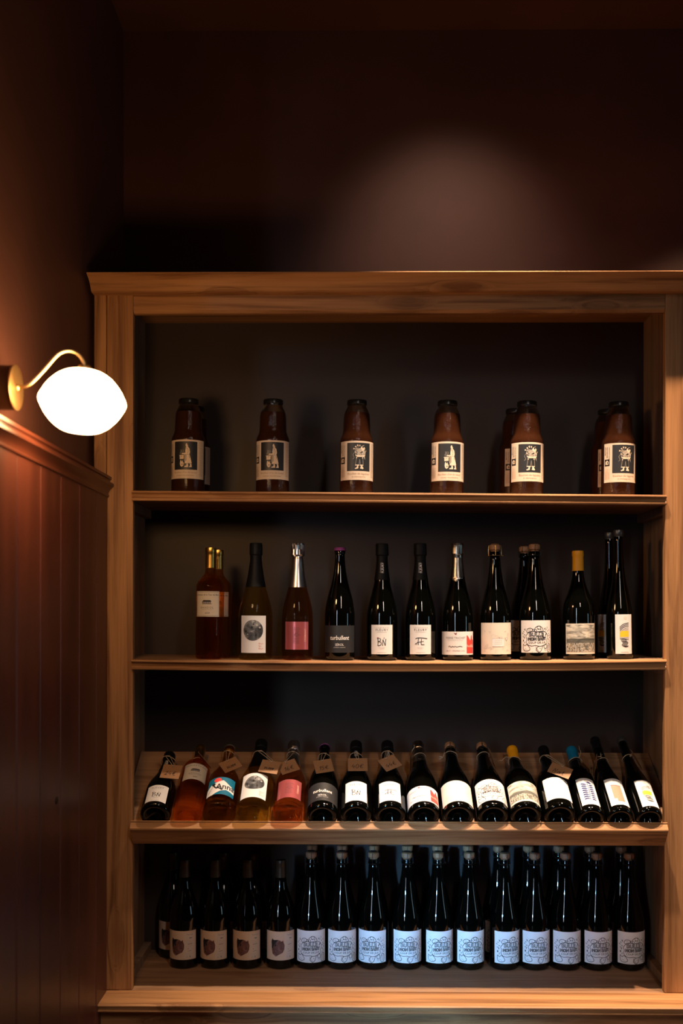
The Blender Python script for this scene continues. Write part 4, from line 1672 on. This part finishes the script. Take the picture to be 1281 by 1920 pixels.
for px, key, turn, lab in lean:
    o = bottle(key, lab, 'bottles lying on the sloping rack')
    s = SHAPES[KINDS[key]['shape']]
    base = rack(0, 0.009, s['R'] + 0.0005)
    x = P(px, 1533, base.y).x
    o.location = (x, base.y, base.z)
    m = ROT @ Matrix.Rotation(math.radians(turn), 3, 'Z')
    o.rotation_euler = m.to_euler()
    if px == 291:
        o.scale = (0.96, 0.96, 0.83)
    lean_info.append((x, base, s, key))

# ---- bottom compartment
front = [(346, 'rock', -8), (403.5, 'rock', -8), (464, 'rock', -2), (526.5, 'rock', 3)] + \
        [(px, 'doodle', t) for px, t in ((583.5, 2), (641, 4), (700.5, -14), (763, 3), (821.5, 12), (880, 10), (946, 20), (1002.5, 8), (1060.5, 4), (1119, 4), (1180, 6))]
ords = ['first', 'second', 'third', 'fourth', 'fifth', 'sixth', 'seventh', 'eighth', 'ninth', 'tenth', 'eleventh']
YF, YK = 0.218, 0.312
nr = nd = 0
for px, key, turn in front:
    if key == 'rock':
        lab = 'dark bottle with tan rock picture label, %s from left, bottom front row' % ords[nr]
        nr += 1
    else:
        lab = 'cork-topped doodle label bottle, %s doodle bottle from left in the bottom front row' % ords[nd]
        nd += 1
    o = bottle(key, lab, 'rock label bottles in the bottom compartment' if key == 'rock' else 'doodle label bottles in the bottom compartment')
    x = P(px, 1780, YF).x
    o.location = (x, YF, Z_SILL + 0.0004)
    if key == 'doodle':
        o.scale = (1, 1, 1.035)
    o.rotation_euler = (0, 0, math.radians(turn))
back = [(325, 'rock', -6, 'dark wine bottle at the far left, rear row, half hidden rock label'),
        (419, 'rock', 0, 'rear rock label bottle, capsule showing right of the second front bottle'),
        (476, 'rock', 0, 'rear rock label bottle, capsule showing right of the third front bottle')]
for i, px in enumerate((585.5, 642, 702, 764, 820.5, 878, 934.5, 991, 1048, 1106, 1165)):
    back.append((px, 'doodle', 0, 'rear row bottle whose cork shows above the %s doodle bottle' % ords[i]))
for px, key, turn, lab in back:
    o = bottle(key, lab, 'bottles in the rear row of the bottom compartment')
    x = P(px, 1640, YK).x
    o.location = (x, YK, Z_SILL + 0.0004)
    if key == 'doodle':
        o.scale = (1, 1, 1.035)
    o.rotation_euler = (0, 0, math.radians(turn))


D = math.radians


# ------------------------------------------------------------------ price tags tied round the necks
def front_point(i, py):
    """where a row of the photograph meets the upper side of leaning bottle i"""
    x, base, s, key = lean_info[i]
    prof = body_profile(s['R'], s['sh'], s['lip'], s['H'])
    best = None
    for q in range(100):
        z = 0.10 + 0.0018 * q
        v = Vector((x, base.y, base.z)) + ROT @ Vector((0, -profile_r(prof, z) - 0.003, z))
        d = abs(P(x * 600 + 640, py, v.y).z - v.z)
        if best is None or d < best[0]:
            best = (d, v)
    return best[1]


def price_tag(i, zn, ang, swing, text, label, wd=56, ht=44, out=0.0, drop=0.0, tail=None, side=0.0, at=None):
    """card hung by jute string round the neck of leaning bottle i; ang turns the card in its plane, swing rolls it round the neck"""
    x, base, s, key = lean_info[i]
    prof = body_profile(s['R'], s['sh'], s['lip'], s['H'])
    rn = profile_r(prof, zn)
    origin = Vector((x, base.y, base.z))
    fr = ROT @ Matrix.Rotation(math.radians(swing), 3, 'Z')
    root = thing('price_tag', label, 'tag', origin + fr @ Vector((0, -rn, zn)), 'kraft price tags on the rack bottles')

    def W(v):
        return origin + fr @ Vector(v)
    # string: a loop round the neck, and a short tail with frayed ends
    bm = bmesh.new()
    rr = rn + 0.0028
    tube_bm([W((rr * math.cos(2 * math.pi * q / 28), rr * math.sin(2 * math.pi * q / 28), zn + 0.0022 * math.sin(4 * math.pi * q / 28))) for q in range(29)], 0.0011, 6, bm)
    if tail:
        t0 = Vector((rr * math.sin(tail[0]), -rr * math.cos(tail[0]), zn))
        t1 = Vector((tail[1], -0.012, zn + tail[2]))
        mid = (t0 + t1) / 2 + Vector((0, -0.006, 0.004))
        tube_bm([W(v) for v in spline([tuple(t0), tuple(mid), tuple(t1)], 5)], 0.0011, 6, bm)
        for q in range(4):
            e = t1 + Vector((rnd.uniform(-0.004, 0.004) + math.copysign(0.008, tail[1]), rnd.uniform(-0.003, 0.003), rnd.uniform(-0.008, 0.006)))
            tube_bm([W(t1), W((t1 + e) / 2 + Vector((0, -0.001, 0.001))), W(e)], 0.0006, 5, bm)
    from_bm('string', bm, 'string', root, 60)
    if text is None and wd == 0:
        return root
    # card frame: hangs from its hole; lies from the neck onto the shoulder
    zl = zn - ht / 1000 - drop
    r_lo = profile_r(prof, max(zl, 0.1))
    top = Vector((side, -(rn + 0.0054 + out), zn - 0.002 - drop * 0.4))
    low = Vector((side, -(max(r_lo, rn) + 0.0075 + out), zl))
    down = (low - top).normalized()
    nrm = Vector((1, 0, 0)).cross(down).normalized()
    if nrm.y > 0:
        nrm = -nrm
    flip = None
    if at:                                  # propped on the shoulder, facing the room
        low_w = front_point(i, at[1])
        up = Vector((0, math.cos(D(38)), math.sin(D(38))))
        low_w.x = P(at[0], at[1], low_w.y).x
        fi = fr.transposed()
        up_l = fi @ up
        top = fi @ (low_w + up * (ht / 1000) * 1.02 - origin)
        down = -up_l
        xl = fi @ Vector((1, 0, 0))
        nrm = xl.cross(down).normalized()
        if (fr @ nrm).y > 0:
            nrm = -nrm
    else:
        xl = Vector((1, 0, 0))
    ca, sa = math.cos(ang), math.sin(ang)
    U = xl * ca - down * sa
    V = -down * ca - xl * sa
    if at:                                  # turn about the middle of the card
        mid = top + down * (ht / 2000)
        top = mid + V * (ht / 2000)
    hw, hh = wd / 2000, ht / 1000

    def cp3(u, v, n):
        return W(top + U * u + V * v + nrm * n)
    bm = bmesh.new()
    ch = 0.004
    outl = [(-hw, -hh + 0.004), (hw, -hh + 0.004), (hw, 0.004), (-hw, 0.004)]
    a = [bm.verts.new(cp3(u, v, 0.0006)) for u, v in outl]
    b = [bm.verts.new(cp3(u, v, 0.0)) for u, v in outl]
    bm.faces.new(a)
    bm.faces.new(b[::-1])
    for j in range(4):
        bm.faces.new((a[j], b[j], b[(j + 1) % 4], a[(j + 1) % 4]))
    bmesh.ops.recalc_face_normals(bm, faces=bm.faces[:])
    card = from_bm('card', bm, 'card', root)
    ar = Art()
    ar.disc(0, -3, 1.7, 'ink', 2, 12)
    ar.loop(0, -3, 2.3, 0.7, 'ink_brown', 2)
    if text:
        hand(ar, text, 0, -ht * 0.56, wd * 0.70 / max(len(text), 3) * 1.25)
    me = ar.mesh('print', 1, 0, flat_=True)
    for v in me.vertices:
        v.co = cp3(v.co.x, v.co.z, 0.0008 - v.co.y * 0.4) - root.location
    pr = link_mesh('print', me, 'ink', card)
    # the loop through the hole
    bm = tube_bm([cp3(0.0, -0.003, 0.001), cp3(-0.003, 0.002, 0.003), W((-0.006, -(rr + 0.0005), zn)), W((0.006, -(rr + 0.0005), zn + 0.001)), cp3(0.003, 0.003, 0.003), cp3(0.0, -0.003, 0.001)], 0.0009, 6)
    from_bm('string', bm, 'string', root, 60)
    return root


STROKES = {
    '0': [[(0.2, 0.9), (0.0, 0.45), (0.2, 0.0), (0.45, 0.2), (0.5, 0.6), (0.35, 0.9), (0.2, 0.9)]],
    '1': [[(0.05, 0.6), (0.3, 0.9), (0.15, 0.0)]],
    '2': [[(0.05, 0.7), (0.3, 0.92), (0.45, 0.65), (0.2, 0.25), (0.0, 0.05), (0.25, 0.1), (0.5, 0.02)]],
    '3': [[(0.05, 0.8), (0.3, 0.92), (0.4, 0.7), (0.2, 0.5), (0.42, 0.35), (0.3, 0.05), (0.0, 0.12)]],
    '4': [[(0.25, 0.9), (0.02, 0.4), (0.48, 0.38)], [(0.42, 0.62), (0.32, 0.0)]],
    '5': [[(0.5, 0.9), (0.15, 0.88), (0.1, 0.52), (0.35, 0.55), (0.42, 0.25), (0.2, 0.0), (0.0, 0.08)]],
    '6': [[(0.4, 0.92), (0.12, 0.55), (0.05, 0.2), (0.22, 0.0), (0.42, 0.2), (0.3, 0.42), (0.08, 0.3)]],
    ',': [[(0.12, 0.1), (0.05, -0.18)]],
    '€': [[(0.62, 0.85), (0.35, 0.9), (0.15, 0.5), (0.3, 0.06), (0.62, 0.12)], [(0.02, 0.55), (0.5, 0.6)], [(0.0, 0.38), (0.45, 0.42)]],
    'N': [[(0.0, 0.0), (0.12, 0.9), (0.35, 0.1), (0.5, 0.95)]],
    'a': [[(0.4, 0.5), (0.12, 0.5), (0.05, 0.15), (0.3, 0.1), (0.42, 0.45), (0.45, 0.05)]],
    't': [[(0.2, 0.9), (0.18, 0.1), (0.35, 0.05)], [(0.02, 0.6), (0.38, 0.62)]],
}


def hand(ar, text, u, v, size):
    """figures written with a felt pen"""
    adv = {',': 0.32, '1': 0.42, '€': 0.8}
    total = sum(adv.get(c, 0.66) for c in text)
    x = -total / 2
    for c in text:
        for st in STROKES.get(c, []):
            ar.curve([(u + (x + p) * size + 0.12 * q * size, v + (q - 0.45) * size) for p, q in st], 1.5, 'ink', 3)
        x += adv.get(c, 0.66)


price_tag(0, 0.240, D(-6), 0, '24€', 'kraft price tag reading 24 euro on the leftmost rack bottle', wd=54, ht=52, at=(318, 1476))
price_tag(1, 0.243, D(-38), 62, '32€', 'kraft price tag turned sideways beside the rose bottle on the rack', side=0.004)
price_tag(2, 0.272, D(32), 0, '30,00€', 'tilted kraft price tag reading 30 euro above the teal mountain label', wd=54, ht=44, at=(432, 1447))
price_tag(3, 0.262, D(-12), 0, '34,00€', 'kraft price tag reading 34 euro above the moon label on the rack', wd=54, ht=48, at=(504, 1452))
price_tag(4, 0.268, D(24), 0, '16€', 'tilted kraft price tag reading 16 euro above the pink label', wd=54, ht=46, at=(541, 1451))
price_tag(5, 0.262, D(12), 0, '15€', 'kraft price tag reading 15 euro above the black label', wd=52, ht=50, at=(607, 1451))
price_tag(6, 0.262, D(1), 0, '40€', 'kraft price tag reading 40 euro hanging straight over a BN label', wd=56, ht=50, at=(671, 1448))
price_tag(7, 0.272, D(30), 0, '44€', 'tilted kraft price tag reading 44 euro over the FE label', wd=52, ht=50, at=(733, 1445))
price_tag(8, 0.262, D(10), -92, None, 'kraft price tag hanging edge-on left of the red and white label bottle', tail=(-0.2, 0.034, 0.012))
price_tag(9, 0.272, 0, 0, None, 'bare jute string tied round the neck above the pale sketch label', wd=0, tail=(-0.9, -0.026, -0.022))
price_tag(10, 0.268, D(-20), 74, '38€', 'kraft price tag hanging right of the doodle label bottle on the rack')
price_tag(11, 0.246, 0, 0, None, 'bare jute string tied below the yellow capsule on the rack', wd=0, tail=(-0.8, -0.040, -0.012))
price_tag(12, 0.254, D(-28), 0, 'Nat', 'kraft tag with scribbled word over the plain white label bottle', wd=62, ht=42, at=(1052, 1457))
price_tag(13, 0.250, D(-14), 84, None, 'kraft price tag edge-on right of the blue capsule bottle', tail=(-1.0, -0.050, 0.0))
price_tag(14, 0.252, D(8), -84, None, 'kraft price tag edge-on left of the salmon label bottle', tail=(0.9, 0.030, -0.012))
price_tag(15, 0.268, D(-14), 62, '26€', 'kraft price tag at the right end of the rack over the slender bottle', tail=(-0.9, -0.022, -0.02), wd=54, ht=58)
